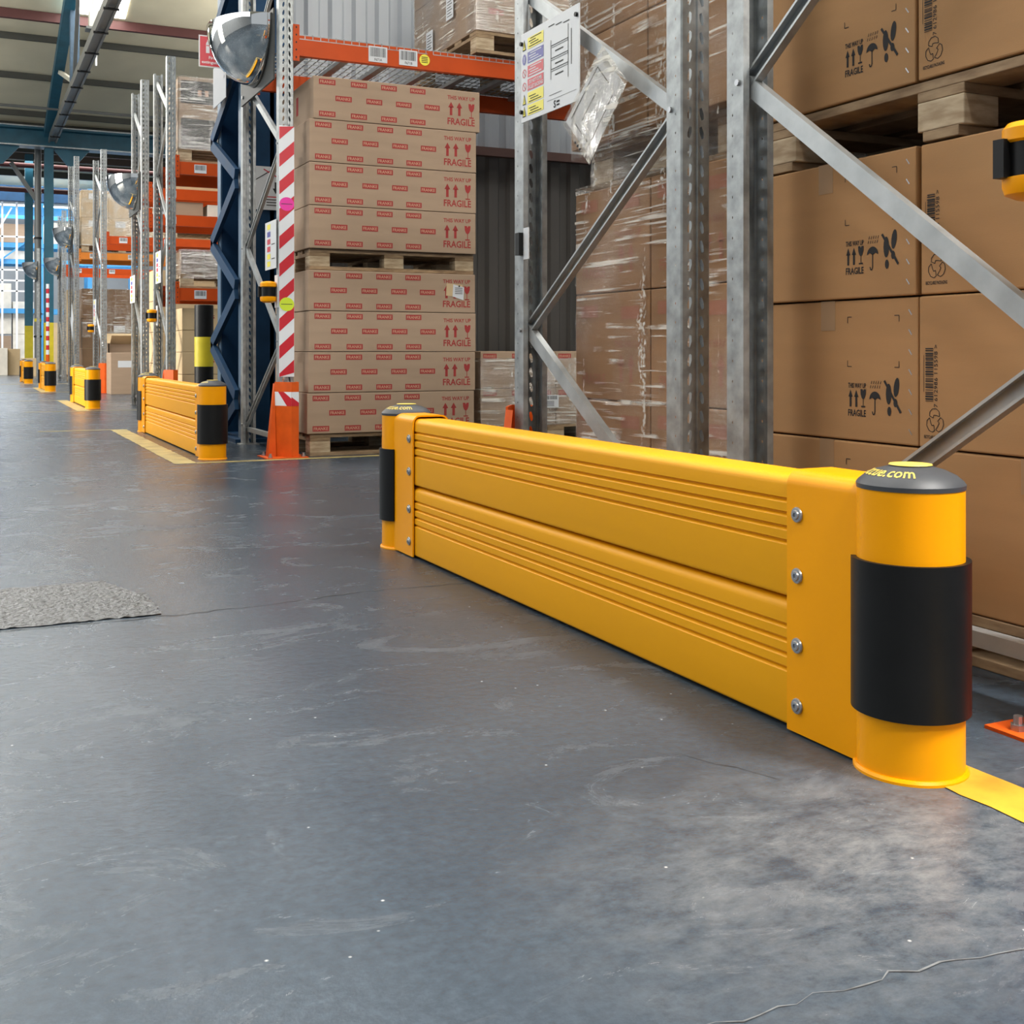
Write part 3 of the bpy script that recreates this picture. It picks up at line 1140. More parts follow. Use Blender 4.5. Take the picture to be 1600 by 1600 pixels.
def make_frame(parent, x, yn, yf, H, nodes, bolts=True):
    """one end frame: near upright at yn (its face towards -Y), far upright with outer face at yf"""
    u1 = link('upright', UPM[H], parent, (x, yn, 0))
    u2 = link('upright', UPM[H], parent, (x + UW, yf, 0), PI)
    for yy in (yn + .035, yf - .035):
        MB().box(x - .02, x + UW + .02, yy - .06, yy + .06, 0.0, .006).build('foot_plate', M_GALV, parent)
    xb = x + .045
    pts = {'n': yn + .05, 'f': yf - .05}
    for (a, b) in zip(nodes[:-1], nodes[1:]):
        brace(parent, pts[a[0]], a[1], pts[b[0]], b[1], xb - .012, M_GALVL)
        if bolts:
            MB().tube((x - .006, pts[a[0]], a[1]), (x + .002, pts[a[0]], a[1]), .008, 8).build('frame_bolt', M_BOLT, parent)
    MB().bar((xb, pts['n'], .105), (xb, pts['f'], .105), .03, .03).build('tie_bar', M_GALVL, parent)


def beam(parent, x0, x1, y, ztop, m=M_ORG, h=.125, t=.045, label=None):
    """box beam with hook connectors; y is the front face"""
    s = -1
    pr = [(y, ztop), (y, ztop - h), (y + t, ztop - h), (y + t, ztop - .022), (y + .022, ztop - .022), (y + .022, ztop)]
    o = MB().prism(pr, 'x', x0, x1).build('beam', m, parent)
    for xx in (x0, x1):
        c = MB()
        d = -.006 if xx == x0 else -.034
        c.box(xx + d, xx + d + .04, y - .006, y - .002, ztop - h - .035, ztop + .065)
        for k in range(5):
            zz = ztop - h - .012 + k * .046
            c.prism([(xx + d + .02 + .005 * math.cos(q), zz + .007 * math.sin(q)) for q in [PI / 3 * i for i in range(6)]], 'y', y - .0068, y - .0058, 1)
        c.build('beam_connector', [m, M_DARK], o)
    return o


def bar_label(parent, x, y, z, w=.105, h=.075, txt=None, seed=1):
    p = Print()
    p.rect(0, 0, w, h, 0)
    barcode(p, w * .08, h * .34, w * .92, h * .92, 1, seed=seed)
    if txt:
        p.text(txt, w * .32, h * .08, w * .72, h * .25, 1, 1, .01)
    return p.build('barcode_label', [M_PAPER, M_INK], (x, y, z), (1, 0, 0), (0, 0, 1), parent, off=.0012)


def wire_deck(parent, x0, x1, y0, y1, z):
    d = MB()
    r = .0025
    x = x0
    while x <= x1 + 1e-6:
        d.box(x - r, x + r, y0, y1, z - r, z + r)
        d.box(x - r, x + r, y0 - r, y0 + r, z - .03, z)
        x += .05
    y = y0
    while y <= y1 + 1e-6:
        d.box(x0, x1, y - r, y + r, z - 3 * r, z - r)
        y += .1
    d.box(x0, x1, y0 - r, y0 + r, z - .032, z - .027)
    o = d.build('wire_deck', M_GALV, parent, recalc=False)
    for k in range(3):
        xx = x0 + (x1 - x0) * (.17 + .33 * k)
        MB().box(xx - .025, xx + .025, y0 + .03, y1 - .03, z - .035, z - .01).build('deck_channel', M_GALVL, o)
    return o


def make_rack(x, yn, yf, H, nodes, label, x2, levels, mats=M_ORG, deck=False, labels=True, bolts=True):
    rk = empty('pallet_rack', (0, 0, 0))
    make_frame(rk, x, yn, yf, H, nodes, bolts)
    if x2:
        make_frame(rk, x2, yn, yf, H, nodes[:2], False)
        for i, zt in enumerate(levels):
            b1 = beam(rk, x + UW, x2, yn - .004, zt, mats)
            beam(rk, x + UW, x2, yf - .043, zt, mats)
            if deck:
                n = 3
                wd_ = (x2 - x - UW) / n
                for q in range(n):
                    wire_deck(rk, x + UW + q * wd_ + .02, x + UW + (q + 1) * wd_ - .02, yn - .002, yf - .02, zt + .008)
            if labels:
                for q, xx in enumerate((x + UW + .18, x + UW + .85)):
                    bar_label(b1, xx, yn - .0055, zt - .105, .12, .085, seed=i * 7 + q + 3)
    return tag(rk, label, 'rack', 'pallet racks along the aisle')


nA = [('n', .14), ('f', .72), ('n', 1.29), ('f', 1.85), ('n', 2.45), ('f', 3.05)]
nB = [('f', .07), ('n', .65), ('f', 1.30), ('n', 1.92), ('f', 2.5), ('n', 3.1)]
nC = [('f', .14), ('n', .71), ('f', 1.36), ('n', 1.93), ('f', 2.5), ('n', 3.1)]
nD = [('f', .1), ('n', .7), ('f', 1.3), ('n', 1.9), ('f', 2.5), ('n', 3.05), ('f', 3.5)]
RA = make_rack(1.70, 2.53, 3.54, 3.6, nA, 'galvanised rack end frame beside the film-wrapped load, with the load notice', 4.45, [2.75], labels=False)
RB = make_rack(1.70, 1.33, 2.335, 3.6, nB, 'galvanised rack end frame in front of the big plain brown cartons', 4.45, [2.75], labels=False)
RC = make_rack(1.755, 6.98, 8.06, 3.6, nC, 'galvanised rack with orange beams over the red-printed carton stack', 4.55, [2.595], deck=True, labels=False)
bC = [o for o in RC.children if o.name.startswith('beam')][0]
bar_label(bC, 2.325, 6.9745, 2.483, .125, .1, 'F671A', 4)
bar_label(bC, 2.53, 6.9745, 2.483, .125, .1, 'F671B', 9)
p = Print()
p.ell(0, 0, .036, .036, 0, n=22)
for k in range(4):
    p.rect(-.022, -.018 + k * .011, .022, -.013 + k * .011, 1, 1)
p.build('round_sticker', [M_SIGNY, M_INK], (2.705, 6.9745, 2.532), (1, 0, 0), (0, 0, 1), bC, off=.0012)
make_rack(1.85, 11.88, 12.78, 3.6, nD, 'far rack behind the second barrier, with low wrapped goods on orange beams', 4.65, [1.28, 2.55])
make_rack(1.85, 13.7, 14.55, 3.8, nD, 'far rack carrying the middle dome mirror and a white notice', 4.65, [2.22, 2.52])
make_rack(1.93, 18.7, 19.9, 3.8, nD, 'distant rack behind the third barrier with amber and orange beams', 4.7, [2.42], bolts=False)
make_rack(1.85, 22.4, 23.7, 4.2, nD, 'distant galvanised rack carrying the small dome mirror left of the amber beam', 4.7, [2.45], M_ORG2, bolts=False)
make_rack(1.90, 25.9, 27.1, 3.6, nD, 'farthest galvanised rack just right of the nearer teal column', 4.7, [2.4], bolts=False)


# ------------------------------------------------------------------ pallets, cartons, film
def make_pallet(x0, x1, y0, y1, z, label, long_axis='x', h=.144, cross=False):
    """deck boards, stringers, nine blocks and bottom runners, each its own piece"""
    p = empty('pallet', ((x0 + x1) / 2, (y0 + y1) / 2, z))
    lx, ly = (x1 - x0), (y1 - y0)
    if long_axis == 'y':
        lx, ly = ly, lx
        p.rotation_euler = (0, 0, PI / 2)
    hb = h - .022 * 3
    me = cbox_mesh(lx, .10, .022, .002, M_WOOD, 'runner')
    bl = cbox_mesh(.13, .10, hb, .003, M_WOODE, 'block')
    st_ = cbox_mesh(.13, ly, .022, .002, M_WOOD, 'stringer_board')
    tb = cbox_mesh(lx, .115, .022, .002, M_WOOD, 'deck_board')
    for yy in (-ly / 2 + .05, 0, ly / 2 - .05):
        if not cross:
            link('runner', me, p, (0, yy, 0))
        for xx in (-lx / 2 + .065, 0, lx / 2 - .065):
            link('block', bl, p, (xx, yy, .022))
    for xx in (-lx / 2 + .065, 0, lx / 2 - .065):
        if cross:
            link('runner', cbox_mesh(.10, ly, .022, .002, M_WOOD, 'runner'), p, (xx, 0, 0))
        link('stringer_board', st_, p, (xx, 0, .022 + hb))
    n = 5
    for k in range(n):
        link('deck_board', tb, p, (0, -ly / 2 + .0575 + (ly - .115) * k / (n - 1), .044 + hb))
    return tag(p, label, 'pallet', 'wooden pallets')


def carton(x0, x1, y0, y1, z0, z1, m, label, group=None, name='carton', tape=True, rot=0.0):
    o = link(name, cbox_mesh(x1 - x0, y1 - y0, z1 - z0, .004, m, name), None, ((x0 + x1) / 2, (y0 + y1) / 2, z0), rot)
    if tape:
        sx, sy, sz = x1 - x0, y1 - y0, z1 - z0
        t = MB()
        t.box(-sx / 2 - .0006, sx / 2 + .0006, -.025, .025, sz + .0001, sz + .0007)
        t.box(-sx / 2 - .0007, -sx / 2 - .0001, -.025, .025, sz - .07, sz)
        t.box(sx / 2 + .0001, sx / 2 + .0007, -.025, .025, sz - .07, sz)
        t.build('tape', M_TAPE, o)
    return tag(o, label, 'box', group)


def franke_print(w, h):
    p = Print()
    lw, lh = .094 * w, .033

    def logo(fu, fv):
        u, v = fu * w - lw / 2, fv * h - lh / 2
        p.rect(u, v, u + lw, v + lh, 0)
        p.text('FRANKE', u + lw * .07, v + lh * .22, u + lw * .93, v + lh * .78, 1, 1, .012)
    for fu in (.078, .261, .438, .612):
        logo(fu, .875)
        logo(fu, .125)
    for fu in (.172, .351, .527, .70):
        logo(fu, .51)
    p.text('THIS WAY UP', .796 * w, .76 * h, .968 * w, .86 * h, 0, 0, .02)
    sym_arrow(p, .800 * w, .37 * h, .036 * w, .33 * h, 0)
    sym_arrow(p, .852 * w, .37 * h, .036 * w, .33 * h, 0)
    sym_glass(p, .928 * w, .33 * h, .038 * w, .36 * h, 0)
    p.text('FRAGILE', .796 * w, .14 * h, .968 * w, .31 * h, 0, 0, .02)
    return p


FW = 1.115
zs_lo = [.139 + .2525 * k for k in range(5)]
zs_hi = [1.281 + .2655 * k for k in range(5)]
names_lo = ['bottom carton of the lower red-printed stack, partly behind the big barrier', 'second carton from the floor in the lower red-printed stack',
            'third carton from the floor in the lower red-printed stack', 'top carton of the lower red-printed stack, with a torn paper note on it']
names_hi = ['bottom carton of the upper red-printed stack, standing on the middle pallet', 'second carton up in the upper red-printed stack',
            'third carton up in the upper red-printed stack', 'topmost red-printed carton, just under the wire deck and orange beam']
fmeshes = {}
for (zs, names, dxs) in ((zs_lo, names_lo, (-.008, .0, .004, .0)), (zs_hi, names_hi, (.0, .002, .003, .028))):
    for k in range(4):
        x0 = 1.915 + dxs[k]
        if zs is zs_hi:
            x0 += .004
        h = zs[k + 1] - zs[k] - .003
        o = carton(x0, x0 + FW, 6.90, 7.72, zs[k], zs[k] + h, M_CARD, names[k], 'red-printed cartons under the orange beam', tape=False)
        key = round(h, 3)
        if key not in fmeshes:
            fmeshes[key] = franke_print(FW, h).mesh('printed_marks', [M_RED, M_LOGOT], (-FW / 2, -.41, 0), (1, 0, 0), (0, 0, 1))
            q = Print()
            q.text('THIS WAY UP', .1, h * .75, .26, h * .84, 0, 0, .02)
            sym_arrow(q, .11, .35 * h, .035, .33 * h, 0)
            sym_arrow(q, .16, .35 * h, .035, .33 * h, 0)
            q.text('FRAGILE', .1, h * .14, .26, h * .3, 0, 0, .02)
            q.rect(.42, h * .3, .47, h * .75, 0)
            fmeshes[('s', key)] = q.mesh('side_marks', [M_RED], (-FW / 2, .41, 0), (0, -1, 0), (0, 0, 1))
        link('printed_marks', fmeshes[key], o)
        link('side_marks', fmeshes[('s', key)], o)
        if zs is zs_lo and k == 3:
            nt_ = Print()
            nt_.poly([(0, 0), (.11, -.012), (.115, .072), (.004, .08)], 0)
            nt_.poly([(.045, -.005), (.122, -.028), (.127, .055), (.05, .074)], 1, 2)
            for r_ in range(4):
                nt_.rect(.062, .048 - r_ * .012, .115, .052 - r_ * .012, 2, 4)
            nt_.ell(.092, .062, .006, .006, 2, 4)
            nt_.build('torn_note', [M_CARDL, M_PAPER, M_INK], (-FW / 2 + .815 * FW, -.41, .11), (1, 0, 0), (0, 0, 1), o, off=.002)
make_pallet(1.93, 3.05, 6.92, 7.72, 0, 'pallet on the floor under the red-printed cartons', h=.135)
make_pallet(1.93, 3.03, 6.93, 7.70, zs_lo[4] + .001, 'pallet between the two red-printed carton stacks', h=.128)


def film_shell(name, x0, x1, y0, y1, z0, z1, m, label, seed=1, amp=.006, off=.010, top=True, waist=None):
    mb = MB()
    rc = .03
    per = []
    x0, x1, y0, y1 = x0 - off, x1 + off, y0 - off, y1 + off
    nn = 26

    def seg(a, b):
        for i in range(nn):
            t = i / nn
            per.append((a[0] + (b[0] - a[0]) * t, a[1] + (b[1] - a[1]) * t))

    def arc(cx_, cy_, a0):
        for i in range(4):
            a = a0 + PI / 2 * i / 4
            per.append((cx_ + rc * math.cos(a), cy_ + rc * math.sin(a)))
    seg((x0 + rc, y0), (x1 - rc, y0))
    arc(x1 - rc, y0 + rc, -PI / 2)
    seg((x1, y0 + rc), (x1, y1 - rc))
    arc(x1 - rc, y1 - rc, 0)
    seg((x1 - rc, y1), (x0 + rc, y1))
    arc(x0 + rc, y1 - rc, PI / 2)
    seg((x0, y1 - rc), (x0, y0 + rc))
    arc(x0 + rc, y0 + rc, PI)
    rows = max(8, int((z1 - z0) / .035))
    cx_, cy_ = (x0 + x1) / 2, (y0 + y1) / 2
    vs, fs = [], []
    P_ = len(per)
    for j in range(rows + 1):
        z = z0 + (z1 - z0) * j / rows
        for (x, y) in per:
            d = Vector((x - cx_, y - cy_, 0)).normalized()
            a = amp * (noise.noise(Vector((x * 3 + seed, y * 3, z * 22))) + .6 * noise.noise(Vector((x * 11, y * 11 + seed, z * 9 + x * 6))))
            a = max(-off * .6, a)
            vs.append((x + d.x * a, y + d.y * a, z))
    for j in range(rows):
        for i in range(P_):
            k = (i + 1) % P_
            fs.append((j * P_ + i, j * P_ + k, (j + 1) * P_ + k, (j + 1) * P_ + i))
    if top:
        b = len(vs)
        for (x, y) in per:
            d = Vector((x - cx_, y - cy_, 0))
            vs.append((x - d.x * .22, y - d.y * .22, z1 + .004 + .012 * abs(noise.noise(Vector((x * 9, y * 9, seed))))))
        for i in range(P_):
            k = (i + 1) % P_
            fs.append((rows * P_ + i, rows * P_ + k, b + k, b + i))
    mb.add(vs, fs)
    o = mb.build(name, m, recalc=False, smooth=True)
    return tag(o, label, 'film', 'clear stretch film around pallet loads')


# wrapped low stack further inside the bay
make_pallet(3.14, 4.28, 7.06, 7.86, 0, 'pallet under the low wrapped red-printed cartons behind the barrier')
for k in range(2):
    for q in range(2):
        xx = 3.14 + q * .57
        o = carton(xx, xx + .565, 7.06, 7.86, .145 + k * .252, .145 + k * .252 + .249, M_CARD,
                   ['lower', 'upper'][k] + [' dim carton inside the low film-wrapped load, beside the printed stack', ' dim carton inside the low film-wrapped load, behind the steel upright'][q],
                   'cartons of the low wrapped load', tape=False)
        p = Print()
        for fu in (.12, .5, .85):
            p.rect(fu * .565 - .05, .2, fu * .565 + .05, .233, 0)
            p.text('FRANKE', fu * .565 - .044, .207, fu * .565 + .044, .226, 1, 1, .012)
        p.build('printed_marks', [M_RED, M_LOGOT], (-.2825, -.4, 0), (1, 0, 0), (0, 0, 1), o)
film_shell('film_wrap', 3.14, 4.28, 7.06, 7.86, .14, .60, M_FILM2, 'wrinkled clear film around the low dim load behind the barrier', 3)
p = Print()
p.rect(0, 0, .115, .085, 0)
barcode(p, .01, .055, .105, .08, 1, seed=12)
for k in range(4):
    p.rect(.015, .01 + k * .01, .08, .014 + k * .01, 1, 1)
lb = p.build('address_label', [M_PAPER, M_INK], (3.60, 7.03, .26), (1, 0, 0), (0, 0, 1))
tag(lb, 'white address label stuck on the low wrapped load near the floor', 'label')

# wrapped load on the wire deck
make_pallet(3.06, 4.26, 6.95, 8.10, 2.618, 'pallet on the wire deck under the grey wrapped load')
for k in range(2):
    o = carton(3.06, 4.24, 6.95, 8.10, 2.764 + k * .42, 2.764 + k * .42 + .417, M_CARD, ['lower', 'upper'][k] + ' wrapped carton block on the wire deck above the orange beam',
               'cartons on the wire deck', tape=False)
    p = Print()
    for fu, fv in ((.12, .12), (.55, .12), (.3, .38), (.75, .38)):
        p.rect(fu * 1.18 - .055, fv, fu * 1.18 + .055, fv + .036, 0)
        p.text('FRANKE', fu * 1.18 - .05, fv + .007, fu * 1.18 + .05, fv + .029, 1, 1, .012)
    p.build('printed_marks', [M_RED, M_LOGOT], (-.59, -.575, 0), (1, 0, 0), (0, 0, 1), o)
film_shell('film_wrap', 3.06, 4.24, 6.95, 8.10, 2.765, 3.60, M_FILM2, 'grey stretch film around the load on the wire deck', 5)
for (yy, zz) in ((7.30, 2.94), (7.68, 2.80)):
    p = Print()
    p.rect(0, 0, .13, .15, 0)
    for k in range(6):
        p.rect(.02, .02 + k * .02, .11 - .02 * (k % 2), .026 + k * .02, 1, 1)
    lb = p.build('address_label', [M_PAPER, M_GREYP], (3.042, yy + .13, zz), (0, -1, 0), (0, 0, 1))
    tag(lb, 'white shipping label, %s of the two on the grey wrapped load above the beam' % ('higher' if zz > 2.9 else 'lower'), 'label')

# big plain brown cartons in the near rack
make_pallet(1.88, 2.68, 1.22, 2.44, 0, 'pallet on the floor under the big plain brown cartons', 'y', h=.106)
make_pallet(1.88, 2.68, 1.22, 2.42, 1.102, 'pallet between the lower and upper big brown cartons', 'y', h=.130, cross=True)


def symbols_print(w, h):
    p = Print()   # u runs along the face from its far edge, box .58 wide
    u0 = .36
    p.text('THIS WAY UP', u0, .122, u0 + .059, .134, 0, 0, .02)
    sym_arrow(p, u0 + .001, .078, .014, .04, 0)
    sym_arrow(p, u0 + .020, .078, .014, .04, 0)
    sym_glass(p, u0 + .041, .078, .018, .042, 0)
    p.text('FRAGILE', u0, .056, u0 + .059, .072, 0, 0, .02)
    sym_umbrella(p, u0 + .070, .062, .036, .078, 0)
    sym_nostep(p, u0 + .118, .062, .050, .088, 0)
    for (cu, cv, su, sv) in ((.358, .288, 1, -1), (.523, .288, -1, -1), (.358, .172, 1, 1), (.523, .172, -1, 1)):
        p.path([(cu + su * .014, cv), (cu, cv), (cu, cv + sv * .014)], .0016, 0)
    for k in range(7):
        p.stroke((.552, .30 - k * .044), (.561, .288 - k * .044), .0028, 1)
    return p


def barcode_print(w, h, flip=0):
    p = Print()
    barcode(p, .018, .10, .040, .215, 0, vert=True, seed=21)
    p.text('7 612986 115598 >', .042, .088, .052, .222, 0, 0, 0, rot=True)
    p.rect(.0125, .12, .0135, .20, 0)
    sym_recycle(p, .022, .035, .045, .05, 0)
    p.text('RECYCLABLE PACKAGING', .014, .020, .074, .0275, 0, 0, .02)
    return p


zsB = [.108, .441, .772, 1.101]
SYM = symbols_print(.58, .33).mesh('printed_marks', [M_INK, M_BOLT], (-.4, .29, 0), (0, -1, 0), (0, 0, 1))
BCP = barcode_print(.58, .33).mesh('printed_marks', [M_INK], (-.4, .29, 0), (0, -1, 0), (0, 0, 1))
rows = ['bottom', 'middle', 'upper']
tiltB = [(0, 0), (.004, -.002), (-.003, .003)]
for k in range(3):
    z0, z1 = zsB[k], zsB[k + 1] - .004
    o = carton(1.88 + tiltB[k][0], 2.68, 1.886, 2.466, z0, z1, M_CARDB, rows[k] + ' plain brown carton with black handling symbols on the floor pallet', 'big brown cartons in the near rack')
    link('printed_marks', SYM, o, (.4 - (.8 - tiltB[k][0]) / 2, 0, 0))
    o = carton(1.88 + tiltB[k][1], 2.68, 1.296, 1.878, z0, z1, M_CARDB, rows[k] + ' plain brown carton with a black barcode on the floor pallet', 'big brown cartons in the near rack')
    link('printed_marks', BCP, o, (.4 - (.8 - tiltB[k][1]) / 2, 0, 0))
for k in range(2):
    z0 = 1.236 + k * .333
    o = carton(1.875, 2.68, 1.886, 2.466, z0, z0 + .33, M_CARDB, ['lower', 'topmost'][k] + ' brown carton with black handling symbols on the raised pallet', 'big brown cartons in the near rack')
    link('printed_marks', SYM, o, (-.0025, 0, 0))
    o = carton(1.875, 2.68, 1.296, 1.878, z0, z0 + .33, M_CARDB, ['lower', 'topmost'][k] + ' brown carton with a black barcode on the raised pallet', 'big brown cartons in the near rack')
    link('printed_marks', BCP, o, (-.0025, 0, 0))

# film-wrapped load between the uprights
make_pallet(1.90, 2.90, 2.51, 3.45, 0, 'pallet under the tall film-wrapped load', 'y')
make_pallet(1.93, 2.88, 2.56, 3.40, 1.185, 'pallet in the middle of the tall film-wrapped load', 'y')
lv = [.145, .49, .84, 1.183]
for k in range(3):
    for q, (ya, yb) in enumerate(((2.51, 2.985), (2.99, 3.46))):
        o = carton(1.895, 2.9, ya, yb, lv[k], lv[k + 1] - .003, M_CARDW,
                   ['bottom', 'middle', 'top'][k] + [' carton behind the near upright in the lower wrapped load', ' carton beside the cross aisle in the lower wrapped load'][q],
                   'cartons of the tall wrapped load', tape=False)
        p = Print()
        p.rect(.04, .27, .15, .31, 0)
        p.text('FRAGILE', .05, .05, .2, .085, 0, 0, .02)
        sym_arrow(p, .28, .06, .04, .09, 0)
        sym_arrow(p, .34, .06, .04, .09, 0)
        p.text('THIS WAY UP', .26, .17, .42, .192, 0, 0, .02)
        p.rect(.3, .26, .41, .30, 0)
        p.build('printed_marks', [M_REDF], (-.5025, (yb - ya) / 2, 0), (0, -1, 0), (0, 0, 1), o)
for k in range(2):
    for q, (ya, yb) in enumerate(((2.5, 2.985), (2.99, 3.475))):
        carton(1.885, 2.9, ya, yb, 1.332 + k * .36, 1.332 + k * .36 + .357, M_CARDW,
               ['lower', 'upper'][k] + [' carton behind the near upright in the raised wrapped load', ' carton behind the load notice in the raised wrapped load'][q],
               'cartons of the tall wrapped load', tape=False)
film_shell('film_wrap', 1.895, 2.9, 2.51, 3.46, .10, 1.20, M_FILM, 'shiny clear film around the lower half of the tall brown load', 11)
film_shell('film_wrap', 1.925, 2.88, 2.56, 3.40, 1.19, 1.33, M_FILM2, 'film drawn in around the middle pallet of the tall load', 13, top=False)
film_shell('film_wrap', 1.885, 2.9, 2.50, 3.475, 1.30, 2.05, M_FILM, 'shiny clear film around the raised half of the tall brown load', 17)

# goods in the far racks
make_pallet(2.0, 3.1, 11.92, 12.5, 0, 'pallet under the sunlit cartons beside the bollard')
sd = [.146, .41, .637, .858, 1.085]
for k in range(4):
    for q in range(2):
        xx = 2.01 + q * .56
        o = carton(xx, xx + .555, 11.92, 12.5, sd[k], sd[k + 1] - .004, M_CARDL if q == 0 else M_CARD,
                   ['bottom', 'second', 'third', 'top'][k] + [' carton of the pale sunlit column left of the bollard', ' carton of the column between bollard and blue column'][q], 'cartons beside the bollard', tape=False)
        p = Print()
        p.rect(.15, .12, .32, .135, 0)
        p.rect(.15, .145, .32, .152, 0)
        p.rect(.4, .05, .52, .065, 0)
        p.build('printed_marks', [M_RED], (-.2775, -.29, 0), (1, 0, 0), (0, 0, 1), o)
make_pallet(1.99, 3.1, 11.9, 12.7, 1.281, 'pallet on the low orange beam under crumpled film')
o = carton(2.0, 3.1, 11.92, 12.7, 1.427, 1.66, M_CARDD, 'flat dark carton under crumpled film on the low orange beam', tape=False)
film_shell('film_wrap', 2.0, 3.1, 11.92, 12.7, 1.38, 1.675, M_FILM2, 'loose crumpled film over the flat carton on the low orange beam', 23, amp=.02, off=.02)
make_pallet(1.97, 3.1, 11.9, 12.7, 2.551, 'pallet on the upper beam below the dark-printed wrapped carton')
o = carton(1.97, 3.05, 11.9, 12.68, 2.698, 3.41, M_CARD, 'tall wrapped carton with dark slanted print above the orange beam', tape=False)
p = Print()
p.poly([(.02, .45), (.5, .45), (.8, .68), (.02, .68)], 0)
p.poly([(.02, .0), (.55, 0), (.9, .28), (.02, .3)], 0)
p.rect(.19, .53, .225, .59, 1, 1)
p.rect(.26, .53, .295, .59, 1, 1)
p.build('printed_marks', [M_GREYP, M_LOGOT], (-.54, -.39, 0), (1, 0, 0), (0, 0, 1), o)
film_shell('film_wrap', 1.97, 3.05, 11.9, 12.68, 2.68, 3.42, M_FILM2, 'milky film around the tall dark-printed carton above the beam', 29)
make_pallet(1.98, 3.1, 13.75, 14.5, 0, 'pallet under the tan cartons behind the second barrier')
for k in range(4):
    carton(2.0, 3.05, 13.76, 14.5, .146 + k * .36, .146 + k * .36 + .356, M_CARDL, ['bottom', 'second', 'third', 'top'][k] + ' tan carton between the middle steel uprights', 'tan cartons between the uprights', tape=False)
make_pallet(2.0, 3.3, 18.75, 19.8, 0, 'small pallet on the floor behind the third barrier')
oc = empty('open_carton', (2.55, 19.2, .146))
for (a, b, c, d) in ((-.5, .5, -.4, -.385), (-.5, .5, .385, .4), (-.5, -.485, -.4, .4), (.485, .5, -.4, .4)):
    MB().box(a, b, c, d, 0, .62).build('side_wall', M_CARD, oc)
MB().box(-.5, .5, -.4, .4, 0, .01).build('base_panel', M_CARD, oc)
MB().bar((0, -.4, .61), (0, -.62, .74), .95, .008).build('flap', M_CARDL, oc)
MB().bar((0, .4, .61), (0, .55, .78), .95, .008).build('flap', M_CARDL, oc)
tag(oc, 'open tan carton with raised flaps on the small pallet', 'box')
pb = carton(2.0, 2.6, 18.0, 18.6, 0.0, .62, M_CARD, 'large tan carton with a white label standing right behind the third barrier', tape=False)
Print().rect(.1, .4, .35, .5, 0).build('paper_label', [M_PAPER], (-.3, -.3, 0), (1, 0, 0), (0, 0, 1), pb)
make_pallet(2.0, 3.4, 22.5, 23.6, 0, 'distant pallet under the dark brown wrapped goods')
for k in range(3):
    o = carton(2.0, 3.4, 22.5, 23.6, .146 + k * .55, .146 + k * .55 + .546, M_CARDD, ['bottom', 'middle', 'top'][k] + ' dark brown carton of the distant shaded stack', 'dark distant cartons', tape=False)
    for q in range(3):
        Print().rect(.15 + q * .4, .3, .35 + q * .4, .42, 0).build('paper_label', [M_PAPER], (-.7, -.55, 0), (1, 0, 0), (0, 0, 1), o) if k == 1 else None
film_shell('film_wrap', 2.0, 3.4, 22.5, 23.6, .9, 1.80, M_FILM, 'film around the dark distant brown stack', 31)
make_pallet(1.98, 3.4, 22.4, 23.6, 2.451, 'distant pallet on the amber beam')
for k in range(2):
    for q in range(3):
        o = carton(1.98 + q * .47, 1.98 + q * .47 + .466, 22.4, 23.6, 2.597 + k * .5, 2.597 + k * .5 + .496, M_CARDL,
                   ['lower', 'upper'][k] + [' left', ' middle', ' right'][q] + ' carton of the distant wrapped load above the amber beam', 'distant cartons above the amber beam', tape=False)
        Print().rect(.12, .33, .3, .44, 0).build('paper_label', [M_PAPER], (-.233, -.6, 0), (1, 0, 0), (0, 0, 1), o)
film_shell('film_wrap', 1.98, 3.39, 22.4, 23.6, 2.58, 3.60, M_FILM2, 'pale film around the distant load above the amber beam', 37)
for q in range(4):
    xx = 3.05 + q * .38
    o = carton(xx, xx + .37, 18.75, 19.4, 2.565, 2.94, M_CARDL, ['first', 'second', 'third', 'fourth'][q] + ' small tan carton from the left above the barcode-labelled far beam', 'small tan cartons on the far beam', tape=False)
    Print().rect(.08, .28, .2, .34, 0).build('paper_label', [M_PAPER], (-.185, -.325, 0), (1, 0, 0), (0, 0, 1), o)
make_pallet(2.95, 4.6, 18.72, 19.8, 2.421, 'distant pallet under the small tan cartons on the far beam')
carton(2.2, 2.55, 13.72, 14.4, 2.222, 2.38, M_CARD, 'flat brown carton squeezed between the two middle rack beams', tape=False)
carton(2.6, 3.3, 13.72, 14.4, 2.222, 2.36, M_WHITEC, 'flat white pack squeezed between the two middle rack beams', tape=False)
carton(2.1, 3.3, 13.72, 14.4, 2.522, 2.60, M_CARDL, 'thin pale sheet pack on the upper middle rack beam', tape=False)
make_pallet(2.0, 3.4, 25.95, 27.0, 0, 'far pallet under the tan stack beyond the uprights')
for k in range(3):
    carton(2.02, 3.4, 25.97, 27.0, .146 + k * .6, .146 + k * .6 + .596, M_CARDL, ['bottom', 'middle', 'top'][k] + ' big tan carton of the farthest rack', 'farthest tan cartons', tape=False)


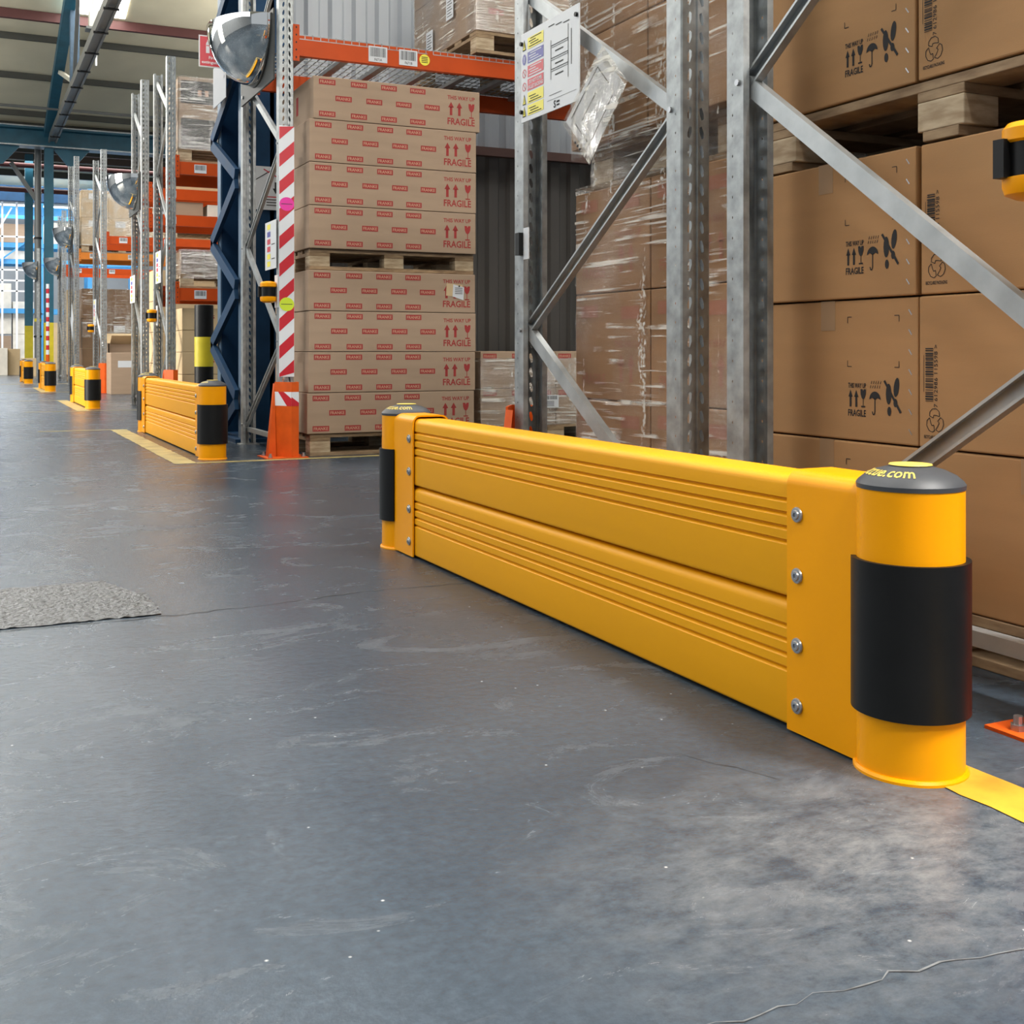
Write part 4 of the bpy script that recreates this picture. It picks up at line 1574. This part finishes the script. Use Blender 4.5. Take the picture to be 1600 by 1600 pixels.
# ------------------------------------------------------------------ column guards
def make_guard(x, y, sgn, label, band=False):
    """folded orange upright protector; sgn -1: nose towards -Y, +1: nose towards +Y"""
    g = empty('column_guard', (x + UW / 2, y, 0))
    s = sgn
    pl = [(-.075, .0), (.0, .115 * s), (.045, .115 * s), (.062, .0)]
    t = .006
    mb = MB()
    inn = [(p[0] * .92, p[1] - s * .006) for p in pl]
    poly = pl + inn[::-1]
    mb.prism(poly, 'z', .006, .46)
    mb.build('guard_body', M_GUARD, g)
    MB().add([(-.075, 0, .45), (-.072, -.05 * s, .45), (-.118, -.05 * s, .006), (-.118, .02 * s, .006), (-.07, .02 * s, .006)], [(0, 1, 2, 3), (0, 3, 4)]).build('side_fin', M_GUARD, g, recalc=False)
    ya, yb = sorted((-.115 * s, .14 * s))
    MB().box(-.155, .10, ya, yb, 0, .006).build('base_plate', M_GUARD, g)
    for (bx, by) in ((-.125, .1 * s), (.078, .1 * s), (-.125, -.07 * s)):
        MB().tube((bx, by, .006), (bx, by, .016), .014, 6).tube((bx, by, .016), (bx, by, .03), .008, 8).build('anchor_bolt', M_BOLT, g)
    if band:
        pr = Print()
        for (a, b) in ((pl[0], pl[1]), (pl[1], pl[2])):
            L_ = math.dist(a, b)
            U = Vector(((b[0] - a[0]) / L_, (b[1] - a[1]) / L_, 0))
            q = Print()
            q.rect(0, 0, L_, .085, 0)
            if a is pl[0]:
                q.poly([(.03, .085), (.075, .085), (L_, .045), (L_, .0), (.1, 0)], 1, 1)
            else:
                q.poly([(0, 0), (L_, 0), (L_, .02), (0, .055)], 1, 1)
            q.build('reflective_tape', [M_TAPEW, M_TAPER], (a[0], a[1], .315), U, (0, 0, 1), g)
    return tag(g, label, 'guard', 'orange upright guards')


make_guard(1.755, 6.975, -1, 'orange guard with red and white tape around the striped upright', True)
make_guard(1.70, 3.545, 1, 'orange guard half hidden behind the big barrier, at the far upright')
make_guard(1.70, 1.325, -1, 'orange guard foot at the picture edge beside the big barrier post')
make_guard(1.85, 11.875, -1, 'small orange guard behind the second barrier')
make_guard(1.93, 18.695, -1, 'distant orange guard behind the third barrier')

# striped protector on the printed-carton rack upright
sp = empty('striped_protector', (1.755, 6.98, .49))
H_ = 1.54
MB().box(-.002, UW + .002, -.006, -.0015, 0, H_).build('white_strip', M_TAPEW, sp)
k = 0
z = -.06
while z < H_:
    p = Print()
    pts = [(0, z), (UW + .002, z + .085), (UW + .002, z + .165), (0, z + .08)]
    pts = [(u, min(H_, max(0, v))) for u, v in pts]
    p.poly(pts, 0)
    p.build('red_stripe', [M_TAPER], (-.001, -.006, 0), (1, 0, 0), (0, 0, 1), sp)
    z += .168
for (v, m) in ((1.06, M_PINK), (.445, M_LIME)):
    p = Print()
    p.ell(.045, v, .046, .042, 0, 2, n=22)
    p.rect(.01, v - .002, .08, v + .002, 1, 3)
    p.build('round_sticker', [m, M_GREYP], (0, -.0062, 0), (1, 0, 0), (0, 0, 1), sp, off=.001)
tag(sp, 'red and white diagonally striped protector strip on the rack upright', 'protector')


# ------------------------------------------------------------------ belt cassettes
def make_cassette(x, y, z, label, s=1.0):
    c = empty('belt_barrier', (x, y, z))
    r = .05
    MB().lathe([(0, .085), (.03, .085), (r, .098), (r, .118), (r - .008, .128), (.015, .132), (0, .132)], 24).build('top_shell', M_YEL, c, smooth=True)
    MB().lathe([(0, 0), (.028, 0), (r - .004, .008), (r, .02), (r, .036), (.03, .04), (0, .04)], 24).build('bottom_shell', M_YEL, c, smooth=True)
    MB().lathe([(0, .036), (r - .006, .036), (r - .006, .098), (0, .098)], 24).build('belt_drum', M_BLK, c, smooth=True)
    MB().box(-.058, -.036, .012, .034, .035, .10).build('belt_end', M_BLK, c)
    MB().box(.046, .056, -.045, .028, -.03, .17).build('back_plate', M_PAPER, c)
    return tag(c, label, 'belt barrier', 'yellow and black belt cassettes')


make_cassette(1.63, 1.372, .905, 'yellow and black belt cassette at the picture edge by the brown cartons')
make_cassette(1.70, 7.03, .945, 'yellow and black belt cassette beside the striped upright')
make_cassette(1.775, 12.35, .945, 'small yellow and black belt cassette behind the second barrier')
make_cassette(1.855, 19.4, .94, 'tiny yellow and black belt cassette on the distant rack')
cl_ = empty('belt_clip', (1.70, 3.475, 1.0))
MB().box(-.02, 0, -.012, .018, -.03, .045).build('clip_body', M_BLK, cl_)
MB().box(-.004, .0, -.05, -.013, -.045, .06).build('clip_label', M_PAPER, cl_)
tag(cl_, 'black belt receiver clip with a cream label on the far upright', 'clip')


# ------------------------------------------------------------------ dome mirrors
def make_mirror(x, y, z, label, s=1.0):
    m = empty('dome_mirror', (x, y, z))
    rx, ry, rz = .31 * s, .40 * s, .37 * s
    mb = MB()
    nt_, nv = 30, 14
    vs, fs = [], []
    for j in range(nv + 1):
        ph = PI / 2 * j / nv
        for i in range(nt_ + 1):
            th = PI * i / nt_
            vs.append((-rx * math.sin(th) * math.cos(ph), -ry * math.cos(th) * math.cos(ph), -rz * math.sin(ph)))
    for j in range(nv):
        for i in range(nt_):
            a = j * (nt_ + 1) + i
            fs.append((a, a + 1, a + nt_ + 2, a + nt_ + 1))
    mb.add(vs, fs)
    mb.build('dome', M_CHROME, m, smooth=True)
    pl = MB()
    pts = [(-ry - .04, .02), (ry + .07, .02), (ry + .07, -rz - .05), (-ry - .04, -rz - .05)]
    pl.prism(pts, 'x', .002, .014)
    pl.build('backing_plate', M_PLATE, m)
    rim = MB()
    q = [(-.0, -ry * math.cos(PI * i / 28), -rz * math.sin(PI * i / 28)) for i in range(29)]
    for a, b in zip(q[:-1], q[1:]):
        rim.tube(a, b, .008, 6)
    rim.build('rim_trim', M_PLATE, m)
    MB().tube((-.006, ry, -rz), (.003, ry, -rz), .012, 8).build('fixing_bolt', M_BOLT, m)
    return tag(m, label, 'mirror', 'dome mirrors on the rack ends')


make_mirror(1.735, 7.50, 2.75, 'large chrome quarter-dome mirror on the rack above the striped upright')
make_mirror(1.83, 14.15, 2.68, 'chrome dome mirror on the middle rack down the aisle')
make_mirror(1.83, 23.0, 2.92, 'small chrome dome mirror on the distant rack left of the amber beam')
make_mirror(1.88, 26.5, 2.62, 'half hidden dome mirror between teal column and distant uprights')
make_mirror(1.55, 28.6, 2.66, 'tiny chrome dome mirror left of the farther teal column')
mp_ = MB().box(1.56, 1.62, 28.55, 28.65, 0, 3.0).build('mirror_post', M_GALV)
tag(mp_, 'galvanised post carrying the tiny mirror at the far end', 'post')

# ------------------------------------------------------------------ signs
# rack load notice on the cross-aisle frame
sg = empty('load_notice', (1.688, 3.462, 1.41))
MB().box(0, .004, -.40, 0, 0, .295).build('board', M_WHITE, sg)
p = Print()
mY, mB, mR, mI, mG = 0, 1, 2, 3, 4
for (v0, v1, m) in ((.235, .272, mY), (.188, .225, mB), (.143, .18, mR), (.098, .136, mR), (.055, .092, mY), (.016, .05, mY)):
    p.rect(.05, v0, .165, v1, m)
for v0 in (.236, .056, .016):
    p.poly([(.012, v0), (.038, v0), (.025, v0 + .036)], mI)
    p.poly([(.016, v0 + .003), (.034, v0 + .003), (.025, v0 + .03)], mY, 1)
    p.rect(.024, v0 + .006, .0262, v0 + .02, mI, 2)
p.ell(.025, .206, .014, .018, mB)
p.rect(.023, .196, .027, .216, 5, 1)
for v0 in (.16, .116):
    p.ring(.025, v0, .013, .003, mR)
    p.stroke((.017, v0 + .009), (.033, v0 - .009), .003, mR)
p.text('DO NOT CLIMB', .062, .119, .152, .131, 5, 1, .02)
p.text('PALLET RACKING', .056, .102, .16, .114, 5, 1, .02)
for (v0, n, c) in ((.24, 4, mI), (.192, 4, 5), (.147, 4, 5), (.059, 3, mI), (.02, 3, mI)):
    for k in range(n):
        p.rect(.06 + .01 * (k % 2), v0 + k * .0085, .15 - .02 * (k % 3), v0 + k * .0085 + .003, c, 1)
for u in (.215, .33):
    p.rect(u, .10 if u < .3 else .085, u + .003, .225 if u < .3 else .25, mG)
for v in (.205, .165, .13):
    p.rect(.215, v, .333, v + .0025, mG)
    p.rect(.215, v - .006, .333, v - .0045, mG)
    p.rect(.245, v - .022, .30, v - .018, mG)
p.rect(.205, .05, .29, .0515, mG)
p.rect(.19, .035, .385, .036, mG)
p.rect(.35, .12, .354, .23, mG)
p.text('S', .235, .006, .25, .03, mI, 0, .03)
p.rect(.255, .02, .275, .026, mI)
p.rect(.255, .01, .275, .015, mI)
for k in range(3):
    p.rect(.20 + .05 * k, .27 - .006 * k, .24 + .05 * k, .273 - .006 * k, mG)
p.build('printed_face', [M_SIGNY, M_SIGNB, M_SIGNR, M_INK, M_GREYP, M_WHITE], (0, 0, 0), (0, -1, 0), (0, 0, 1), sg)
for (u, v) in ((.008, .262), (.008, .035), (.388, .262)):
    MB().tube((-.008, -u, v), (0, -u, v), .007, 10).build('fixing_knob', M_BLK, sg)
tag(sg, 'white rack load notice with yellow, blue and red warning blocks', 'sign')

# clear document wallet hanging off the brace
wl = empty('document_wallet', (1.672, 2.894, 1.535))
quad = [(0, 0), (-.142, -.136), (.076, -.337), (.249, -.184)]     # (dy, dz): top, near corner, bottom, far corner


def wallet_pt(u, v, off):
    # u along top->near, v along top->far
    a, b, c, d = [Vector((0, q[0], q[1])) for q in (quad[0], quad[1], quad[2], quad[3])]
    pnt = a * (1 - u) * (1 - v) + b * u * (1 - v) + c * u * v + d * (1 - u) * v
    bul = off * (1 - (2 * u - 1) ** 2) * (1 - (2 * v - 1) ** 2)
    wr = .004 * noise.noise(Vector((u * 5, v * 9, 2))) if off else 0
    return (pnt.x - bul - wr, pnt.y, pnt.z)


def wallet_sheet(off, n=18):
    mb = MB()
    vs = [wallet_pt(i / n, j / n, off) for j in range(n + 1) for i in range(n + 1)]
    mb.add(vs, [(j * (n + 1) + i, j * (n + 1) + i + 1, (j + 1) * (n + 1) + i + 1, (j + 1) * (n + 1) + i) for j in range(n) for i in range(n)])
    return mb


ps = MB()
pp_ = [wallet_pt(u, v, 0) for (u, v) in ((.06, .06), (.96, .06), (.96, .94), (.06, .94))]
ps.add([(q[0] + .001, q[1], q[2]) for q in pp_] + [(q[0] + .003, q[1], q[2]) for q in pp_], [(0, 1, 2, 3), (4, 7, 6, 5), (0, 4, 5, 1), (1, 5, 6, 2), (2, 6, 7, 3), (3, 7, 4, 0)])
ps.build('paper_sheets', M_PAPER, wl)
ln = MB()
for (a, b) in (((.15, .2), (.15, .85)), ((.8, .25), (.8, .85)), ((.15, .2), (.6, .2)), ((.3, .85), (.8, .85)), ((.4, .4), (.4, .75))):
    q0, q1 = Vector(wallet_pt(*a, 0)), Vector(wallet_pt(*b, 0))
    ln.bar(q0, q1, .001, .003)
ln.build('drawn_lines', M_GREYP, wl)
wallet_sheet(.014).build('clear_front', M_WALLET, wl, recalc=False, smooth=True)
wallet_sheet(-.004).build('clear_back', M_WALLET, wl, recalc=False, smooth=True)
hol = Print()
for k in range(3):
    e_ = wallet_pt(.5 + .08 * k, .985, 0)
    MB().tube((e_[0] - .003, e_[1], e_[2]), (e_[0] - .001, e_[1], e_[2]), .004, 8).build('punched_hole', M_DARK, wl)
tag(wl, 'clear plastic document wallet hanging askew from the diagonal brace', 'wallet')

# fire extinguisher sign
fs_ = empty('extinguisher_sign', (1.52, 8.34, 2.67))
MB().box(0, .20, 0, .004, 0, .225).build('red_panel', M_WHITE, fs_)
p = Print()
p.rect(.008, .008, .192, .217, 0)
p.poly([(.05, .1), (.075, .1), (.075, .165), (.07, .18), (.055, .18), (.05, .165)], 1, 1)
p.path([(.062, .18), (.062, .195), (.078, .19), (.088, .165)], .006, 1, 1)
p.rect(.052, .15, .074, .156, 0, 2)
p.poly([(.11, .1), (.17, .1), (.16, .14), (.15, .125), (.14, .16), (.13, .125), (.12, .14)], 1, 1)
p.text('Fire', .07, .058, .115, .08, 1, 1, .02)
p.text('extinguisher', .02, .02, .18, .046, 1, 1, .02)
p.build('printed_face', [M_SIGNR, M_WHITE], (0, 0, 0), (1, 0, 0), (0, 0, 1), fs_)
MB().box(.19, .194, .0, .46, -.20, .10).build('side_panel', mat('grey_sign_back', (0.27, 0.285, 0.31), 0.5), fs_)
MB().box(.19, .30, .05, .07, -.05, -.03).build('wall_bracket', M_GALV, fs_)
tag(fs_, 'red fire extinguisher sign projecting from the blue column', 'sign')

# arrow notice on the blue column
an = empty('arrow_notice', (1.83, 8.205, 1.66))
MB().box(0, .26, 0, .004, 0, .31).build('board', M_WHITE, an)
p = Print()
p.path([(.03, .19), (.20, .30), (.25, .22)], .006, 0)
p.stroke((.12, .29), (.25, .22), .008, 1, 1)
p.rect(.20, .15, .215, .20, 0)
p.poly([(.185, .155), (.23, .155), (.2075, .115)], 0)
for k in range(4):
    p.rect(.14, .03 + k * .02, .245, .037 + k * .02, 2 if k < 3 else 1)
p.build('printed_face', [M_INK, M_SIGNR, M_GREYP], (0, 0, 0), (1, 0, 0), (0, 0, 1), an)
tag(an, 'white notice with a black arrow on the blue column, behind the steel upright', 'sign')


def small_notice(x, y, z, w, h, label):
    s_ = empty('load_notice', (x, y, z))
    MB().box(0, .004, -w, 0, 0, h).build('board', M_WHITE, s_)
    q = Print()
    for k, m in enumerate((0, 0, 1, 1, 2, 0)):
        q.rect(w * .2, h * (.06 + .155 * k), w * .5, h * (.06 + .155 * k) + h * .11, m)
    q.rect(w * .6, h * .2, w * .9, h * .22, 3)
    q.rect(w * .6, h * .5, w * .9, h * .52, 3)
    q.build('printed_face', [M_SIGNY, M_SIGNR, M_SIGNB, M_GREYP], (0, 0, 0), (0, -1, 0), (0, 0, 1), s_)
    return tag(s_, label, 'sign')


small_notice(1.745, 7.30, 1.16, .28, .30, 'narrow-looking white notice just left of the striped upright')
small_notice(1.84, 14.58, 1.22, .42, .9 * .36, 'white notice with coloured blocks on the middle rack, below the dome mirror')
small_notice(1.84, 12.55, 1.35, .35, .33, 'white notice on the rack above the small belt cassette')
small_notice(1.92, 19.7, 1.05, .40, .42, 'pale notice above the tiny belt cassette on the distant rack')
dn = empty('tilted_notice', (1.84, 22.6, .85))
MB().prism([(0, 0), (.3, .32), (.1, .68), (-.2, .36)], 'x', -.006, 0).build('board', M_WHITE, dn)
tag(dn, 'white notice hanging tilted on the distant rack beside the third barrier', 'sign')

# bollard
bo = empty('safety_bollard', (2.08, 11.15, 0))
for (z0, z1, m, nm) in ((.0, .22, M_YCOL, 'yellow_band'), (.22, .50, M_BLK, 'black_band'), (.50, .78, M_YCOL, 'yellow_band'), (.78, 1.08, M_BLK, 'black_band')):
    MB().lathe([(0, z0), (.088, z0), (.088, z1), (0, z1)], 28).build(nm, m, bo, smooth=True)
MB().lathe([(.088, 1.08), (.08, 1.086), (0, 1.088)], 28).build('end_cap', M_BLK, bo, smooth=True)
MB().box(-.13, .13, -.13, .13, 0, .012).build('base_plate', M_BLK, bo)
tag(bo, 'black and yellow banded steel bollard behind the second barrier', 'bollard')

# ------------------------------------------------------------------ lamps over the aisles
def make_lamp(x, y, z, power, label, sx=.7, sy=1.5):
    l = empty('high_bay_lamp', (x, y, z))
    MB().prism([(-sx / 2, 0), (sx / 2, 0), (sx / 2 - .08, .10), (-sx / 2 + .08, .10)], 'y', -sy / 2, sy / 2).build('housing', M_CREAM, l)
    MB().box(-sx / 2 + .03, sx / 2 - .03, -sy / 2 + .03, sy / 2 - .03, -.006, -.001).build('diffuser', M_LAMP, l)
    rz = (roofz(y) if y < 32.5 else 6.5) - z
    for yy in (-sy / 2 + .2, sy / 2 - .2):
        MB().tube((0, yy, .1), (0, yy, rz), .008, 6).build('hanger', M_PIPE, l)
    area('lamp_light', (0, 0, -.02), (0, 0, 0), sx - .06, sy - .06, power, (1.0, 0.97, 0.93), l)
    area('added_ceiling_uplight', (0, 0, .13), (PI, 0, 0), sx - .2, sy - .2, power * .9 * min(1, (rz / 2.4) ** 2), (1.0, 0.97, 0.91), l)  # upward light added to brighten the ceiling; the housing top is closed
    return tag(l, label, 'lamp', 'high bay lamps over the aisles')


for (x, y, z, pw, lb) in ((0.7, -3.2, 5.6, 250, 'high bay lamp hung over the aisle behind the camera'),
                          (-0.9, 3.4, 6.6, 40, 'high bay lamp hung over the aisle beside the big barrier'),
                          (2.5, -0.9, 4.6, 460, 'high bay lamp hung over the cross aisle before the brown cartons'),
                          (3.0, 5.0, 6.4, 30, 'high bay lamp hung over the cross aisle by the printed cartons'),
                          (0.0, 10.4, 6.6, 90, 'high bay lamp hung over the aisle by the second barrier'),
                          (0.2, 16.8, 6.6, 110, 'high bay lamp hung over the aisle by the third barrier'),
                          (-2.2, 23.6, 6.4, 340, 'added unseen lamp left of the aisle by the fourth barrier, lighting the far ceiling'),  # this lamp and the next are added to brighten the far ceiling
                          (7.2, 23.6, 6.4, 340, 'added unseen lamp over the far racks, lighting the far ceiling'),
                          (-2.2, 30.0, 5.6, 220, 'high bay lamp hung left of the teal columns')):
    make_lamp(x, y, z, pw, lb)
fx = empty('roof_junction_box', (2.45, 24.6, 7.15))
MB().box(-.14, .14, -.12, .12, 0, .34).build('box_body', M_CREAM, fx)
MB().box(-.2, .2, -.16, .16, -.05, 0).build('mounting_plate', M_PIPE, fx)
MB().tube((-.02, 0, .34), (-.02, 0, 1.15), .06, 8).build('conduit', M_CREAM, fx)
MB().tube((0, 0, -.05), (0, 0, -.75), .02, 6).build('drop_rod', M_POSTW, fx)
tag(fx, 'cream junction box hung below the bright roof skylight', 'fitting')

# ------------------------------------------------------------------ light blue racking in the far bay
fr = empty('blue_racking', (0, 42, 0))
for (x, w) in ((.74, .16), (2.35, .14), (3.9, .14), (5.4, .14), (-.8, .14), (-2.4, .14)):
    MB().box(x, x + w, -.1, .1, 0, 6.2).build('upright', M_SKYB, fr)
    MB().box(x, x + w, 1.1, 1.25, 0, 6.2).build('upright', M_SKYB, fr)
for z in (1.9, 3.55, 4.1, 5.2):
    MB().box(-2.4, 5.5, -.12, -.02, z, z + (.16 if z != 5.2 else .28)).build('beam', M_SKYB, fr)
    MB().box(-2.4, 5.5, 1.15, 1.25, z, z + .16).build('beam', M_SKYB, fr)
for x in (1.18, 1.62):
    MB().box(x, x + .06, -.5, -.44, 0, 6.0).build('guard_rail', M_POSTW, fr)
for z in (2.6, 2.95, 3.3, 4.4):
    MB().box(.8, 2.3, -.5, -.46, z, z + .05).build('guard_rail', M_POSTW, fr)
MB().bar((.85, -.2, 3.4), (2.2, -.2, 4.5), .05, .12).build('diagonal_brace', M_SKYB, fr)
MB().bar((.85, -.3, 4.2), (1.5, -.3, 5.4), .05, .12).build('diagonal_brace', M_POSTW, fr)
tag(fr, 'light blue steel racking with white rails at the bright far end', 'rack')
far_goods = ((.95, 1.5, 1.2, 2.9, M_WHITEC, 'tall white wrapped goods in the light blue racking'), (1.55, 2.2, 1.25, 2.3, M_WHITEC, 'cream carton leaning in the light blue racking'),
             (.95, 1.5, .0, 1.15, M_CARD, 'greyish carton stack low in the light blue racking'), (1.55, 2.25, .0, 1.2, M_WHITEC, 'pale carton low in the light blue racking, by the yellow column base'),
             (2.55, 3.8, .0, 1.6, M_CARDL, 'tan carton stack right of the teal columns, far end'), (.95, 2.2, 4.28, 4.9, M_CARD, 'brown carton on the upper light blue beam'),
             (2.55, 3.7, 4.28, 5.0, M_WHITEC, 'pale carton on the upper light blue beam beyond the teal column'), (.95, 2.2, 3.72, 4.0, M_WHITEC, 'flat white carton on the middle light blue beam'))
for (a, b, z0, z1, m, lb) in far_goods:
    if z0 == 1.2 or z0 == 1.25:
        z0 = 2.061 - .85
    carton(a, b, 42.05, 43.0, z0, z1, m, lb, 'goods in the far light blue racking', tape=False)
# loose goods on the floor by the far end
for (a, b, y, z1, m, lb) in ((.80, 1.10, 33.4, .72, M_WHITEC, 'white drum-like carton on the floor at the left picture edge'),
                             (1.12, 1.42, 33.6, .70, M_CARDL, 'tan carton on the floor left of the farthest barrier'),
                             (1.36, 1.70, 31.4, .46, M_CARDL, 'low tan carton right behind the farthest barrier')):
    carton(a, b, y, y + .4, 0, z1, m, lb, 'loose goods at the far end', tape=False)

# flat print is one piece of lettering per face
for _o in bpy.data.objects:
    if _o.parent and _o.name.split('.')[0] in ('printed_marks', 'side_marks', 'printed_face', 'drawn_lines', 'wire_deck'):
        _o['kind'] = 'stuff'
